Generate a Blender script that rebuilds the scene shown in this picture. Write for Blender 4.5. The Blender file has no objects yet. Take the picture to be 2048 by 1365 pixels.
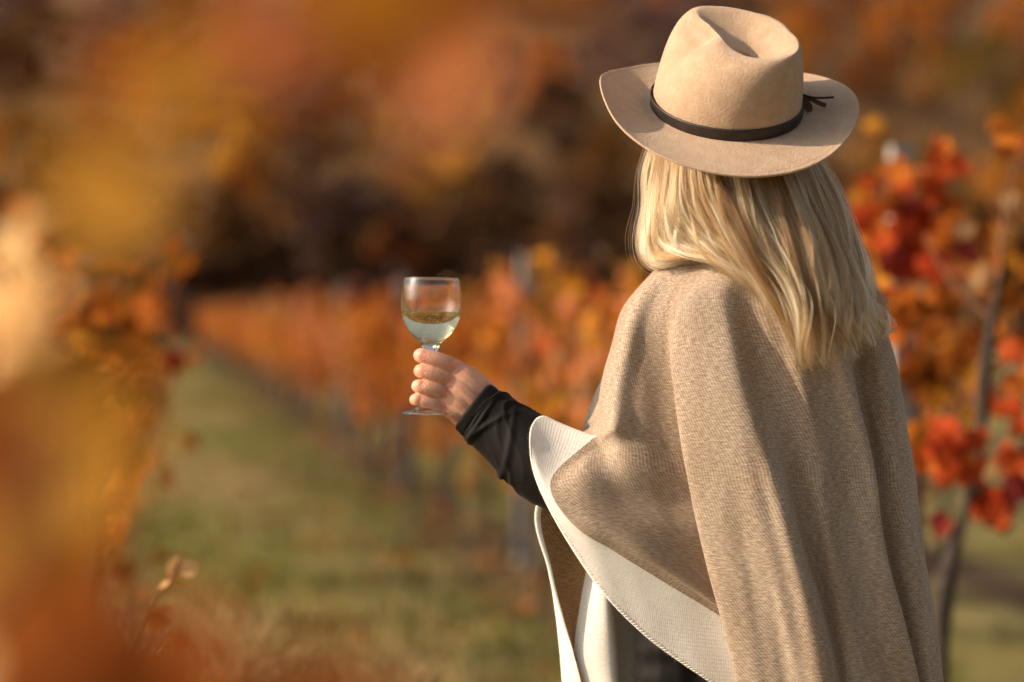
import bpy, bmesh, math, random
import numpy as np
from mathutils import Vector, Matrix

random.seed(7)
rng = np.random.default_rng(7)
scene = bpy.context.scene
COL = scene.collection
R = math.radians

# ------------------------------------------------------------------ camera
F = 85.0 / 36.0 * 2048.0            # focal length in photo pixels
D0 = 3.3                            # metres to the woman
K = D0 / F                          # metres per photo pixel at the woman
CAM = np.array([0.0, 0.0, 1.35])
YAW, PITCH = R(8.5), R(-0.675)
FWD = np.array([math.sin(YAW) * math.cos(PITCH), math.cos(YAW) * math.cos(PITCH), math.sin(PITCH)])
RIGHT = np.array([math.cos(YAW), -math.sin(YAW), 0.0])
UP = np.cross(RIGHT, FWD)
cam_data = bpy.data.cameras.new('camera')
cam = bpy.data.objects.new('camera', cam_data)
COL.objects.link(cam)
cam.matrix_world = Matrix(((RIGHT[0], UP[0], -FWD[0], CAM[0]),
                           (RIGHT[1], UP[1], -FWD[1], CAM[1]),
                           (RIGHT[2], UP[2], -FWD[2], CAM[2]), (0, 0, 0, 1)))
cam_data.lens = 85
cam_data.sensor_width = 36
cam_data.clip_start = 0.05
cam_data.clip_end = 2000
cam_data.dof.use_dof = True
cam_data.dof.focus_distance = 3.235
cam_data.dof.aperture_fstop = 1.9
scene.camera = cam

# ------------------------------------------------------------------ sky and sun
SUN_AZ, SUN_EL = R(82), R(26)       # azimuth measured from straight behind the camera towards its left
toward = (-math.sin(SUN_AZ)) * RIGHT + (-math.cos(SUN_AZ)) * np.array([math.sin(YAW), math.cos(YAW), 0.0])
SUN = toward * math.cos(SUN_EL) + np.array([0, 0, math.sin(SUN_EL)])
world = bpy.data.worlds.new('World')
scene.world = world
world.use_nodes = True
wn = world.node_tree.nodes
sky = wn.new('ShaderNodeTexSky')
sky.sky_type = 'NISHITA'
sky.sun_disc = False
sky.sun_elevation = SUN_EL
sky.sun_rotation = math.atan2(SUN[0], SUN[1])
sky.air_density = 1.0
sky.dust_density = 5.0
sky.ozone_density = 0.6
bg = wn['Background']
bg.inputs['Strength'].default_value = 0.115
milky = wn.new('ShaderNodeHueSaturation')            # thin autumn haze: a paler sky all over
milky.inputs['Saturation'].default_value = 0.5
world.node_tree.links.new(sky.outputs['Color'], milky.inputs['Color'])
world.node_tree.links.new(milky.outputs['Color'], bg.inputs['Color'])
sd = bpy.data.lights.new('sun', 'SUN')
sd.energy = 5.0
sd.angle = R(0.6)
sd.color = (1.0, 0.79, 0.55)
so = bpy.data.objects.new('sun', sd)
COL.objects.link(so)
so.rotation_euler = Vector(tuple(SUN)).to_track_quat('Z', 'Y').to_euler()
so.location = (-8, 0, 8)
scene.view_settings.view_transform = 'Standard'
scene.view_settings.look = 'None'
scene.view_settings.exposure = 0.27
scene.view_settings.gamma = 1
scene.render.engine = 'CYCLES'
scene.cycles.use_denoising = True
scene.cycles.max_bounces = 12
scene.cycles.transmission_bounces = 10
scene.cycles.transparent_max_bounces = 16
scene.cycles.caustics_refractive = True


# ------------------------------------------------------------------ helpers
def S(px, py, dep=0.0):
    """a point at the woman's distance: photo pixel and depth offset in the same pixel unit"""
    d = D0 + dep * K
    return CAM + d * (FWD + RIGHT * ((px - 1024) / F) + UP * ((682.5 - py) / F))


def W(px, py, d):
    return CAM + d * (FWD + RIGHT * ((px - 1024) / F) + UP * ((682.5 - py) / F))


def SV(a):
    a = np.asarray(a, float)
    d = (D0 + a[..., 2] * K)[..., None]
    return CAM + d * (FWD + RIGHT * ((a[..., 0:1] - 1024) / F) + UP * ((682.5 - a[..., 1:2]) / F))


def tag(o, label=None, cat=None, group=None, kind=None):
    if label: o['label'] = label
    if cat: o['category'] = cat
    if group: o['group'] = group
    if kind: o['kind'] = kind
    return o


def empty(name, loc=(0, 0, 0), rz=0.0, parent=None):
    o = bpy.data.objects.new(name, None)
    COL.objects.link(o)
    o.location = tuple(loc)
    o.rotation_euler = (0, 0, rz)
    o.empty_display_size = 0.1
    if parent: adopt(o, parent)
    return o


def adopt(o, parent):
    o.parent = parent
    m = parent.matrix_basis.copy()
    p = parent.parent
    q = parent
    while p is not None:
        m = p.matrix_basis @ q.matrix_parent_inverse @ m
        q = p
        p = p.parent
    o.matrix_parent_inverse = m.inverted()


def mesh(name, verts, faces, mats, smooth=True, mi=None, uv=None):
    me = bpy.data.meshes.new(name)
    me.from_pydata([tuple(map(float, v)) for v in verts], [], [tuple(map(int, f)) for f in faces])
    for m in (mats if isinstance(mats, (list, tuple)) else [mats]):
        me.materials.append(m)
    if smooth:
        me.polygons.foreach_set('use_smooth', [True] * len(me.polygons))
    if mi is not None:
        me.polygons.foreach_set('material_index', list(map(int, mi)))
    if uv is not None:
        ul = me.uv_layers.new(name='uv')
        li = np.empty(len(me.loops), int)
        me.loops.foreach_get('vertex_index', li)
        ul.data.foreach_set('uv', np.asarray(uv, float)[li].ravel())
    me.update()
    return me


def obj(name, me, parent=None, local=False):
    o = bpy.data.objects.new(name, me)
    COL.objects.link(o)
    if parent is not None:
        if local: o.parent = parent
        else: adopt(o, parent)
    return o


class MB:
    """collects shapes into one mesh"""
    def __init__(s): s.v, s.f, s.m = [], [], []

    def add(s, v, f, m=0):
        n = len(s.v)
        s.v.extend([tuple(map(float, q)) for q in v])
        s.f.extend([tuple(int(i) + n for i in q) for q in f])
        s.m.extend([m] * len(f))

    def box(s, c, h, m=0, rot=None):
        vs = np.array([[x, y, z] for x in (-1, 1) for y in (-1, 1) for z in (-1, 1)], float) * np.array(h)
        if rot is not None: vs = vs @ np.array(rot).T
        s.add(vs + np.array(c), [(0, 1, 3, 2), (4, 6, 7, 5), (0, 4, 5, 1), (2, 3, 7, 6), (0, 2, 6, 4), (1, 5, 7, 3)], m)

    def tube(s, pts, rad, n=8, m=0, caps=True, sub=1, flat=1.0, side=None):
        v, f = tube(pts, rad, n, caps, sub, flat, side)
        s.add(v, f, m)

    def mesh(s, name, mats, smooth=True):
        return mesh(name, s.v, s.f, mats, smooth, s.m)


def crom(P, n):
    """Catmull-Rom through the rows of P (any trailing shape), n samples, ends included"""
    P = np.asarray(P, float)
    k = len(P)
    if k == 2:
        t = np.linspace(0, 1, n).reshape((n,) + (1,) * (P.ndim - 1))
        return P[0] * (1 - t) + P[1] * t
    E = np.concatenate([[2 * P[0] - P[1]], P, [2 * P[-1] - P[-2]]])
    t = np.linspace(0, k - 1 - 1e-9, n)
    i = np.minimum(t.astype(int), k - 2)
    u = (t - i).reshape((n,) + (1,) * (P.ndim - 1))
    a, b, c, d = E[i], E[i + 1], E[i + 2], E[i + 3]
    return 0.5 * (2 * b + (c - a) * u + (2 * a - 5 * b + 4 * c - d) * u ** 2 + (3 * b - a - 3 * c + d) * u ** 3)


def tube(pts, rad, n=8, caps=True, sub=1, flat=1.0, side=None):
    P = np.asarray(pts, float)
    r = np.asarray(rad, float) * np.ones(len(P))
    if sub > 1:
        m = (len(P) - 1) * sub + 1
        P, r = crom(P, m), np.maximum(crom(r, m), 1e-5)
    T = np.gradient(P, axis=0)
    T /= np.linalg.norm(T, axis=1)[:, None] + 1e-12
    if side is None:
        side = np.array([0, 0, 1.0]) if abs(T[0][2]) < 0.9 else np.array([1.0, 0, 0])
    A = np.asarray(side, float)
    C = P.copy()
    if caps:
        pre, post, rp, rq = [], [], [], []
        for q in (0.92, 0.7, 0.38):
            c = math.sqrt(1 - q * q)
            pre.append(P[0] - T[0] * r[0] * q); rp.append(r[0] * c)
            post.append(P[-1] + T[-1] * r[-1] * q); rq.append(r[-1] * c)
        C = np.concatenate([pre, P, post[::-1]])
        r = np.concatenate([rp, r, rq[::-1]])
        T = np.concatenate([[T[0]] * 3, T, [T[-1]] * 3])
    ang = np.linspace(0, 2 * math.pi, n, endpoint=False)
    vs = []
    for c, t, rr in zip(C, T, r):
        x = A - t * np.dot(A, t)
        x /= np.linalg.norm(x) + 1e-12
        A = x
        y = np.cross(t, x)
        vs.append(c + rr * (np.cos(ang)[:, None] * x * flat + np.sin(ang)[:, None] * y))
    k = len(C)
    v = np.concatenate(vs)
    f = [(i * n + j, i * n + (j + 1) % n, (i + 1) * n + (j + 1) % n, (i + 1) * n + j) for i in range(k - 1) for j in range(n)]
    f.append(tuple(range(n))[::-1])
    f.append(tuple((k - 1) * n + j for j in range(n)))
    return v, f


def grid_faces(nr, nc, wrap=False, off=0):
    f = []
    for i in range(nr - 1):
        for j in range(nc if wrap else nc - 1):
            a, b = off + i * nc + j, off + i * nc + (j + 1) % nc
            f.append((a, b, b + nc, a + nc))
    return f


def baked(name, me, mods, mats):
    """apply modifiers to a mesh and return the result"""
    o = bpy.data.objects.new('bake', me)
    COL.objects.link(o)
    for t, kw in mods:
        m = o.modifiers.new(t, t)
        for k, v in kw.items(): setattr(m, k, v)
    dg = bpy.context.evaluated_depsgraph_get()
    dg.update()
    out = bpy.data.meshes.new_from_object(o.evaluated_get(dg))
    bpy.data.objects.remove(o)
    out.name = name
    out.materials.clear()
    for m in mats: out.materials.append(m)
    out.polygons.foreach_set('use_smooth', [True] * len(out.polygons))
    return out


# ------------------------------------------------------------------ materials
def mat(name):
    m = bpy.data.materials.new(name)
    m.use_nodes = True
    nt = m.node_tree
    return m, nt, nt.nodes['Principled BSDF'], nt.nodes['Material Output']


def N(nt, t, **kw):
    n = nt.nodes.new(t)
    for k, v in kw.items():
        if k.startswith('i_'): n.inputs[k[2:].replace('_', ' ')].default_value = v
        else: setattr(n, k, v)
    return n


def ramp(nt, src, stops):
    r = nt.nodes.new('ShaderNodeValToRGB')
    e = r.color_ramp.elements
    while len(e) < len(stops): e.new(0.5)
    for el, (p, c) in zip(e, stops):
        el.position = p
        el.color = (*c, 1)
    nt.links.new(src, r.inputs['Fac'])
    return r


def noise(nt, vec, scale, detail=4, rough=0.6):
    n = N(nt, 'ShaderNodeTexNoise')
    n.inputs['Scale'].default_value = scale
    n.inputs['Detail'].default_value = detail
    n.inputs['Roughness'].default_value = rough
    if vec is not None: nt.links.new(vec, n.inputs['Vector'])
    return n


def bump(nt, h, p, strength, dist):
    b = N(nt, 'ShaderNodeBump')
    b.inputs['Strength'].default_value = strength
    b.inputs['Distance'].default_value = dist
    nt.links.new(h, b.inputs['Height'])
    nt.links.new(b.outputs['Normal'], p.inputs['Normal'])
    return b


def simple(name, c1, c2, scale=20, rough=0.8, bump_s=0.0, bump_d=0.002, detail=5, spec=0.3, coord='Object'):
    m, nt, p, out = mat(name)
    tc = N(nt, 'ShaderNodeTexCoord')
    n = noise(nt, tc.outputs[coord], scale, detail)
    r = ramp(nt, n.outputs['Fac'], [(0.3, c1), (0.7, c2)])
    nt.links.new(r.outputs['Color'], p.inputs['Base Color'])
    p.inputs['Roughness'].default_value = rough
    p.inputs['Specular IOR Level'].default_value = spec
    if bump_s: bump(nt, n.outputs['Fac'], p, bump_s, bump_d)
    return m


def leafmat(name, c1, c2, trans=0.4, scale=9):
    m, nt, p, out = mat(name)
    tc = N(nt, 'ShaderNodeTexCoord')
    n = noise(nt, tc.outputs['Object'], scale, 3)
    oi = N(nt, 'ShaderNodeObjectInfo')
    add = N(nt, 'ShaderNodeMath', operation='MULTIPLY_ADD')
    nt.links.new(oi.outputs['Random'], add.inputs[0])
    add.inputs[1].default_value = 0.35
    nt.links.new(n.outputs['Fac'], add.inputs[2])
    sub = N(nt, 'ShaderNodeMath', operation='SUBTRACT')
    nt.links.new(add.outputs[0], sub.inputs[0])
    sub.inputs[1].default_value = 0.17
    r = ramp(nt, sub.outputs[0], [(0.3, c1), (0.7, c2)])
    nt.links.new(r.outputs['Color'], p.inputs['Base Color'])
    p.inputs['Roughness'].default_value = 0.75
    p.inputs['Specular IOR Level'].default_value = 0.08
    t = N(nt, 'ShaderNodeBsdfTranslucent')
    nt.links.new(r.outputs['Color'], t.inputs['Color'])
    mx = N(nt, 'ShaderNodeMixShader')
    mx.inputs[0].default_value = trans
    nt.links.new(p.outputs[0], mx.inputs[1])
    nt.links.new(t.outputs[0], mx.inputs[2])
    nt.links.new(mx.outputs[0], out.inputs['Surface'])
    return m


LEAF = {
    'orange': leafmat('leaf_orange', (0.42, 0.10, 0.015), (0.62, 0.20, 0.03)),
    'rust': leafmat('leaf_rust', (0.23, 0.062, 0.008), (0.40, 0.12, 0.014)),
    'red': leafmat('leaf_red', (0.34, 0.035, 0.010), (0.54, 0.095, 0.022)),
    'wine': leafmat('leaf_wine', (0.11, 0.012, 0.014), (0.22, 0.03, 0.022)),
    'yellow': leafmat('leaf_yellow', (0.48, 0.25, 0.03), (0.66, 0.38, 0.07)),
    'amber': leafmat('leaf_amber', (0.50, 0.19, 0.015), (0.66, 0.28, 0.03)),
    'pink': leafmat('leaf_pink', (0.50, 0.15, 0.055), (0.60, 0.22, 0.09)),
    'cream': leafmat('leaf_cream', (0.80, 0.46, 0.18), (0.88, 0.58, 0.27), 0.3),
    'ochre': leafmat('leaf_ochre', (0.34, 0.155, 0.015), (0.46, 0.22, 0.03)),
    'russet': leafmat('leaf_russet', (0.16, 0.040, 0.006), (0.29, 0.072, 0.010)),
    'tan': leafmat('leaf_tan', (0.34, 0.19, 0.09), (0.50, 0.30, 0.15)),
    'olive': leafmat('leaf_olive', (0.15, 0.115, 0.025), (0.27, 0.20, 0.045)),
    'dark': leafmat('leaf_shade_dark', (0.055, 0.027, 0.012), (0.115, 0.055, 0.022), 0.25),  # shade of the forest edge put into the leaf colour
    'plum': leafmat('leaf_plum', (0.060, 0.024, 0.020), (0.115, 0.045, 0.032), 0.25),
    'mauve': leafmat('leaf_mauve', (0.17, 0.11, 0.115), (0.27, 0.165, 0.16), 0.2),
    'brown': leafmat('leaf_brown', (0.12, 0.052, 0.014), (0.22, 0.10, 0.026), 0.3),
}
BARK = simple('bark', (0.022, 0.016, 0.013), (0.075, 0.056, 0.044), 60, 0.95, 0.8, 0.004)
CANE = simple('cane_bark', (0.12, 0.05, 0.025), (0.22, 0.10, 0.05), 80, 0.8, 0.3, 0.001)
POSTM = simple('weathered_wood', (0.20, 0.18, 0.165), (0.36, 0.33, 0.30), 25, 0.9, 0.5, 0.004)
WIREM = simple('galvanised_wire', (0.25, 0.25, 0.25), (0.4, 0.4, 0.4), 30, 0.45)

# ------------------------------------------------------------------ ground
HILL0 = 96.0


def ground_z(x, y):
    h = max(0.0, y - HILL0)
    z = 0.235 * h * h / (h + 12.0)
    z += 0.03 * math.sin(x * 0.7 + 1.3) * math.sin(y * 0.31)
    if h > 0: z += min(h / 30, 1) * (1.8 * math.sin(x * 0.045 + 0.6) + 1.1 * math.sin(x * 0.11 + y * 0.05))
    return z


def make_ground():
    m, nt, p, out = mat('vineyard_ground')
    geo = N(nt, 'ShaderNodeNewGeometry')
    n1 = noise(nt, geo.outputs['Position'], 0.9, 6, 0.65)
    n2 = noise(nt, geo.outputs['Position'], 14, 5, 0.7)
    r1 = ramp(nt, n1.outputs['Fac'], [(0.32, (0.17, 0.14, 0.05)), (0.48, (0.25, 0.225, 0.085)), (0.6, (0.31, 0.255, 0.13)), (0.75, (0.20, 0.20, 0.06))])
    r2 = ramp(nt, n2.outputs['Fac'], [(0.3, (0.55, 0.5, 0.42)), (0.75, (1.25, 1.2, 1.1))])
    mul = N(nt, 'ShaderNodeMix', data_type='RGBA', blend_type='MULTIPLY')
    mul.inputs[0].default_value = 1
    nt.links.new(r1.outputs['Color'], mul.inputs[6])
    nt.links.new(r2.outputs['Color'], mul.inputs[7])
    # bare tilled strip under each row of vines (rows every 2.2 m), and dry scrub on the hill
    sep = N(nt, 'ShaderNodeSeparateXYZ')
    nt.links.new(geo.outputs['Position'], sep.inputs[0])
    a = N(nt, 'ShaderNodeMath', operation='ADD'); a.inputs[1].default_value = 0.28 + 1.1 + 220
    nt.links.new(sep.outputs['X'], a.inputs[0])
    md = N(nt, 'ShaderNodeMath', operation='MODULO'); md.inputs[1].default_value = 2.2
    nt.links.new(a.outputs[0], md.inputs[0])
    s = N(nt, 'ShaderNodeMath', operation='SUBTRACT'); s.inputs[1].default_value = 1.1
    nt.links.new(md.outputs[0], s.inputs[0])
    ab = N(nt, 'ShaderNodeMath', operation='ABSOLUTE')
    nt.links.new(s.outputs[0], ab.inputs[0])
    ad = N(nt, 'ShaderNodeMath', operation='MULTIPLY_ADD'); ad.inputs[1].default_value = 0.5
    nt.links.new(n2.outputs['Fac'], ad.inputs[0]); nt.links.new(ab.outputs[0], ad.inputs[2])
    rs = ramp(nt, ad.outputs[0], [(0.42, (1, 1, 1)), (0.62, (0, 0, 0))])
    mix = N(nt, 'ShaderNodeMix', data_type='RGBA')
    nt.links.new(rs.outputs['Color'], mix.inputs[0])
    nt.links.new(mul.outputs[2], mix.inputs[6])
    mix.inputs[7].default_value = (0.085, 0.055, 0.035, 1)
    hm = ramp(nt, sep.outputs['Y'], [(0.0, (0, 0, 0)), (1.0, (1, 1, 1))])
    mr = N(nt, 'ShaderNodeMapRange')
    mr.inputs['From Min'].default_value = 88; mr.inputs['From Max'].default_value = 100
    nt.links.new(sep.outputs['Y'], mr.inputs['Value'])
    n3 = noise(nt, geo.outputs['Position'], 0.12, 5, 0.6)
    r3 = ramp(nt, n3.outputs['Fac'], [(0.35, (0.045, 0.028, 0.02)), (0.5, (0.12, 0.062, 0.025)), (0.65, (0.17, 0.085, 0.03))])
    mix2 = N(nt, 'ShaderNodeMix', data_type='RGBA')
    nt.links.new(mr.outputs[0], mix2.inputs[0])
    nt.links.new(mix.outputs[2], mix2.inputs[6]); nt.links.new(r3.outputs['Color'], mix2.inputs[7])
    nt.links.new(mix2.outputs[2], p.inputs['Base Color'])
    p.inputs['Roughness'].default_value = 1
    p.inputs['Specular IOR Level'].default_value = 0.1
    bump(nt, n2.outputs['Fac'], p, 0.6, 0.03)
    xs = np.concatenate([np.linspace(-260, -12, 30), np.linspace(-10, 30, 60), np.linspace(33, 420, 50)])
    ys = np.concatenate([np.linspace(-60, 0, 12), np.linspace(1, 95, 95), np.linspace(97, 700, 90)])
    v = [(x, y, ground_z(x, y)) for y in ys for x in xs]
    f = grid_faces(len(ys), len(xs))
    o = obj('ground', mesh('ground', v, f, m))
    tag(o, 'grassy vineyard floor rising into a scrubby autumn hillside', kind='structure')


make_ground()


# ------------------------------------------------------------------ vegetation building blocks
def leaf_shape(lobes, fold=0.25, curl=0.15, seed=0):
    """a lobed vine leaf, unit width, stalk at the origin, blade along +y"""
    rr = np.random.default_rng(seed)
    pts = []
    for a, r in [(-150, .34), (-118, .52), (-88, .40), (-58, .60), (-34, .42), (-12, .56), (0, .66), (12, .56), (34, .42), (58, .60), (88, .40), (118, .52), (150, .34)]:
        r *= 1 + rr.uniform(-.08, .08)
        pts.append((math.sin(R(a)) * r, 0.30 + math.cos(R(a)) * r))
    v = [(0, 0.0, 0), (0, 0.36, 0.0), (0, 0.62, 0)]
    for x, y in pts:
        v.append((x, y, fold * abs(x) - curl * (y - 0.3) ** 2 * 1.6 + rr.uniform(-.03, .03)))
    f = []
    n = len(pts)
    for i in range(n - 1):
        a = 3 + i
        c = 1
        f.append((c, a + 1, a))
    f.append((1, 3, 0)); f.append((0, 3 + n - 1, 1))
    return np.array(v, float), f


LEAVES = [leaf_shape(5, fo, cu, sd) for fo, cu, sd in [(.22, .3, 1), (.4, .5, 2), (-.15, .6, 3), (.7, .2, 4)]]


def rot_rand(g, tilt=1.0):
    a, b, c = g.uniform(0, 2 * math.pi), g.normal(0, 0.7) * tilt, g.normal(0, 0.7) * tilt
    return np.array(Matrix.Rotation(a, 3, 'Z') @ Matrix.Rotation(b - 0.9, 3, 'X') @ Matrix.Rotation(c, 3, 'Y'))


def scatter_leaves(pos, sizes, mis, g, name, mats, tilt=1.0, simple_leaf=False):
    V, Fc, M = [], [], []
    n = 0
    for p, s, mi in zip(pos, sizes, mis):
        if simple_leaf:
            v = np.array([(-.5, .1, .1), (0, 0, 0), (.5, .15, .1), (.35, .7, .05), (0, 1, -.1), (-.35, .7, .05)])
            f = [(0, 1, 4, 5), (1, 2, 3, 4)]
        else:
            v, f = LEAVES[g.integers(0, 4)]
        v = v * s @ rot_rand(g, tilt).T + p
        V.append(v)
        Fc.extend([tuple(i + n for i in q) for q in f])
        M.extend([mi] * len(f))
        n += len(v)
    return mesh(name, np.concatenate(V), Fc, mats, False, M)


def copy_tree(o, parent=None):
    c = o.copy()
    COL.objects.link(c)
    c.parent = parent
    for ch in list(o.children): copy_tree(ch, c)
    return c


def recolour(o, mats):
    """give one copy its own leaf colours without a mesh of its own"""
    for s, m in zip(o.material_slots, mats):
        s.link = 'OBJECT'
        s.material = m


# ------------------------------------------------------------------ vine rows
VPAL = [LEAF[k] for k in ('orange', 'rust', 'amber', 'pink', 'brown', 'tan', 'red', 'ochre')]


def make_vine(seed, nleaf):
    g = np.random.default_rng(seed)
    root = empty('grape_vine')
    lean = g.uniform(-.12, .12)
    b = MB()
    b.tube([(0, 0, -.05), (.02, lean * .3, .2), (-.02, lean * .8, .45), (.01, lean, .72), (0, lean + .05, .9)], [.035, .028, .026, .03, .016], 7, sub=3)
    ca = MB()
    tips = []
    for s in (-1, 1):
        ca.tube([(0, lean, .72), (.01, lean + s * .15, .80), (0, lean + s * .5, .84)], [.016, .013, .009], 5, sub=2)
    for i in range(7):
        y0 = g.uniform(-.5, .5)
        q = [(0, y0, .82), (g.uniform(-.1, .1), y0 + g.uniform(-.08, .08), 1.1), (g.uniform(-.16, .16), y0 + g.uniform(-.15, .15), g.uniform(1.15, 1.56))]
        ca.tube(q, [.007, .005, .003], 4, sub=2)
        tips.append(q)
    obj('trunk', b.mesh('vine_trunk', BARK), root, True)
    obj('canes', ca.mesh('vine_canes', CANE), root, True)
    pos, siz, mi = [], [], []
    for i in range(nleaf):
        q = tips[g.integers(0, 7)]
        t = g.uniform(0, 1) ** 0.8
        base = np.array(q[0]) * (1 - t) + np.array(q[2]) * t
        p = base + g.normal(0, 1, 3) * np.array([.13, .17, .07])
        if g.uniform() < .3: p[2] -= g.uniform(.1, .5)
        pos.append(p)
        siz.append(g.uniform(.06, .125))
        mi.append(g.choice(8, p=[.27, .22, .10, .12, .10, .08, .07, .04]))
    obj('foliage', scatter_leaves(pos, siz, mi, g, 'vine_foliage', VPAL), root, True)
    return root


protos = [make_vine(100 + i, n) for i, n in enumerate((190, 130, 200, 100, 160, 90))]
ROWS = [(-0.30, 8.0, 88, 'in the row edging the grass path on its far left side'),
        (1.95, 8.4, 90, 'in the row right of the grass path'),
        (4.15, 12.5, 80, 'in the second row behind the glass'),
        (6.35, 18.5, 70, 'in the third row seen through the leaves')]
used = set()
cnt = {}
ORD = ['first', 'second', 'third', 'fourth', 'fifth', 'sixth', 'seventh', 'eighth']
vi = 0
LABELS = ['small far vine deep in the row left of the grass path',
          'small far orange vine deep in the first row right of the grass path',
          'blurred grape vine in the second row right of the path, half hidden by the first',
          'blurred grape vine in the third row right of the path, deep behind the others']
for ri, (X, y0, y1, _) in enumerate(ROWS):
    y = y0
    while y < y1:
        g = np.random.default_rng(1000 * ri + vi)
        k = int(g.integers(0, len(protos)))
        o = protos[k] if k not in used else copy_tree(protos[k])
        used.add(k)
        o.location = (X + g.uniform(-.06, .06), y, ground_z(X, y))
        o.rotation_euler = (0, 0, g.choice([0, math.pi]) + g.uniform(-.12, .12))
        sc = g.uniform(.9, 1.1)
        o.scale = (1, 1, sc)
        if ri == 0 and y < 13:
            for ch in o.children:
                if ch.name.startswith('foliage'): recolour(ch, [LEAF[k] for k in ('orange', 'rust', 'orange', 'brown', 'rust', 'amber', 'red', 'brown')])
        elif g.uniform() < .6:
            sh = [VPAL[i] for i in g.permutation(4)] + [VPAL[4 + i] for i in g.permutation(4)]
            for ch in o.children:
                if ch.name.startswith('foliage'): recolour(ch, sh)
        cnt[ri] = cnt.get(ri, -1) + 1
        lab = LABELS[ri] if cnt[ri] >= 8 or ri > 1 else ORD[cnt[ri]] + (' vine counted from the near end of the row left of the path', ' blurred vine counted from the near end of the row right of the path')[ri]
        tag(o, lab, 'vine', ('vines of the left row', 'vines of the first right row', 'vines of the second right row', 'vines of the third right row')[ri])
        y += g.uniform(1.05, 1.3) * (1 if ri < 2 else 1.25)
        vi += 1


def post(x, y, h, w, label, group=None, wood=POSTM):
    b = MB()
    g = np.random.default_rng(int(y * 100))
    r = w / 2
    pts = [(0, 0, -.1), (g.uniform(-.01, .01), 0, h * .5), (g.uniform(-.015, .015), .01, h)]
    v, f = tube(pts, [r * 1.42] * 3, 4, False, 4, 1.0, np.array([1.0, 1.0, 0]))
    b.add(v, f)
    o = obj('vineyard_post', b.mesh('vineyard_post', wood, False))
    o.location = (x, y, ground_z(x, y))
    tag(o, label, 'post', group)
    return o


post(*W(1802, 600, 6.66)[:2], 1.80, .060, 'grey weathered post rising among red leaves just right of the hat')
post(1.93, 12.4, 1.66, .085, 'tall grey post in the vine row to the right of the hand')
for i, yy in enumerate(np.arange(18.4, 88, 6.05)):
    post(1.92, yy, 1.62, .085, 'blurred grey post far along the vine row behind the glass', 'far posts of the first right row')
for yy in np.arange(10.4, 80, 6.1):
    post(-.30, yy, 1.62, .08, 'blurred grey post among the vines of the row left of the path', 'posts of the left row')
for i, (X, ya, yb, zz) in enumerate([(1.97, 9.5, 88, .82), (1.97, 9.5, 88, 1.25), (-.30, 4.2, 80, .82), (-.30, 4.2, 80, 1.25)]):
    b = MB()
    b.tube([(X + .05, y, zz + .01 * math.sin(y)) for y in np.linspace(ya, yb, 20)], .0016, 5)
    o = obj('trellis_wire', b.mesh('trellis_wire', WIREM))
    tag(o, ('lower thin wire strung along the posts right of the path', 'upper thin wire strung along the posts right of the path',
            'lower thin wire strung along the row left of the path', 'upper thin wire strung along the row left of the path')[i], 'wire')


# --- near vine at the right, leaf by leaf
LEAFME = {}


def one_leaf(parent, p, size, colour, g, face=None, spin=None, fold=None):
    k = int(g.integers(0, 4)) if fold is None else fold
    key = (k, colour)
    if key not in LEAFME:
        v, f = LEAVES[k]
        LEAFME[key] = mesh('vine_leaf', v, f, LEAF[colour], False)
    o = obj('leaf', LEAFME[key])
    if face is None:
        m = Matrix([list(r) for r in rot_rand(g, 1.0)]).to_4x4()
    else:
        z = Vector(tuple(face)).normalized()
        m = z.to_track_quat('Z', 'Y').to_matrix().to_4x4() @ Matrix.Rotation(g.uniform(0, 6.28) if spin is None else spin, 4, 'Z')
    m = Matrix.Translation(tuple(p)) @ m @ Matrix.Scale(size, 4)
    o.matrix_basis = m
    adopt(o, parent)
    return o


TOCAM = -FWD


def leaf_face(g, spread=0.55):
    return TOCAM + np.array([-.25, 0, .2]) + g.normal(0, spread, 3)


def near_vine(base_px, d, trunk, canes, clusters, label, seed, rad):
    g = np.random.default_rng(seed)
    root = empty('grape_vine', (*W(base_px, 700, d)[:2], 0))
    b = MB()
    b.tube([W(x, y, d + dd) for x, y, dd in trunk], rad, 9, sub=5)
    obj('trunk', b.mesh('vine_trunk', BARK), root)
    for c in canes:
        b = MB()
        b.tube([W(x, y, d + dd) for x, y, dd in c], np.linspace(.007, .003, len(c)), 6, sub=3)
        obj('cane', b.mesh('vine_cane', CANE), root)
    for (x, y, sx, sy, n, cols, size, dz) in clusters:
        for i in range(n):
            px, py = g.normal(x, sx), g.normal(y, sy)
            one_leaf(root, W(px, py, d + dz + g.normal(0, .07)), size * g.uniform(.75, 1.2), cols[int(g.integers(0, len(cols)))], g, leaf_face(g))
    tag(root, label, 'vine')
    return root


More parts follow.
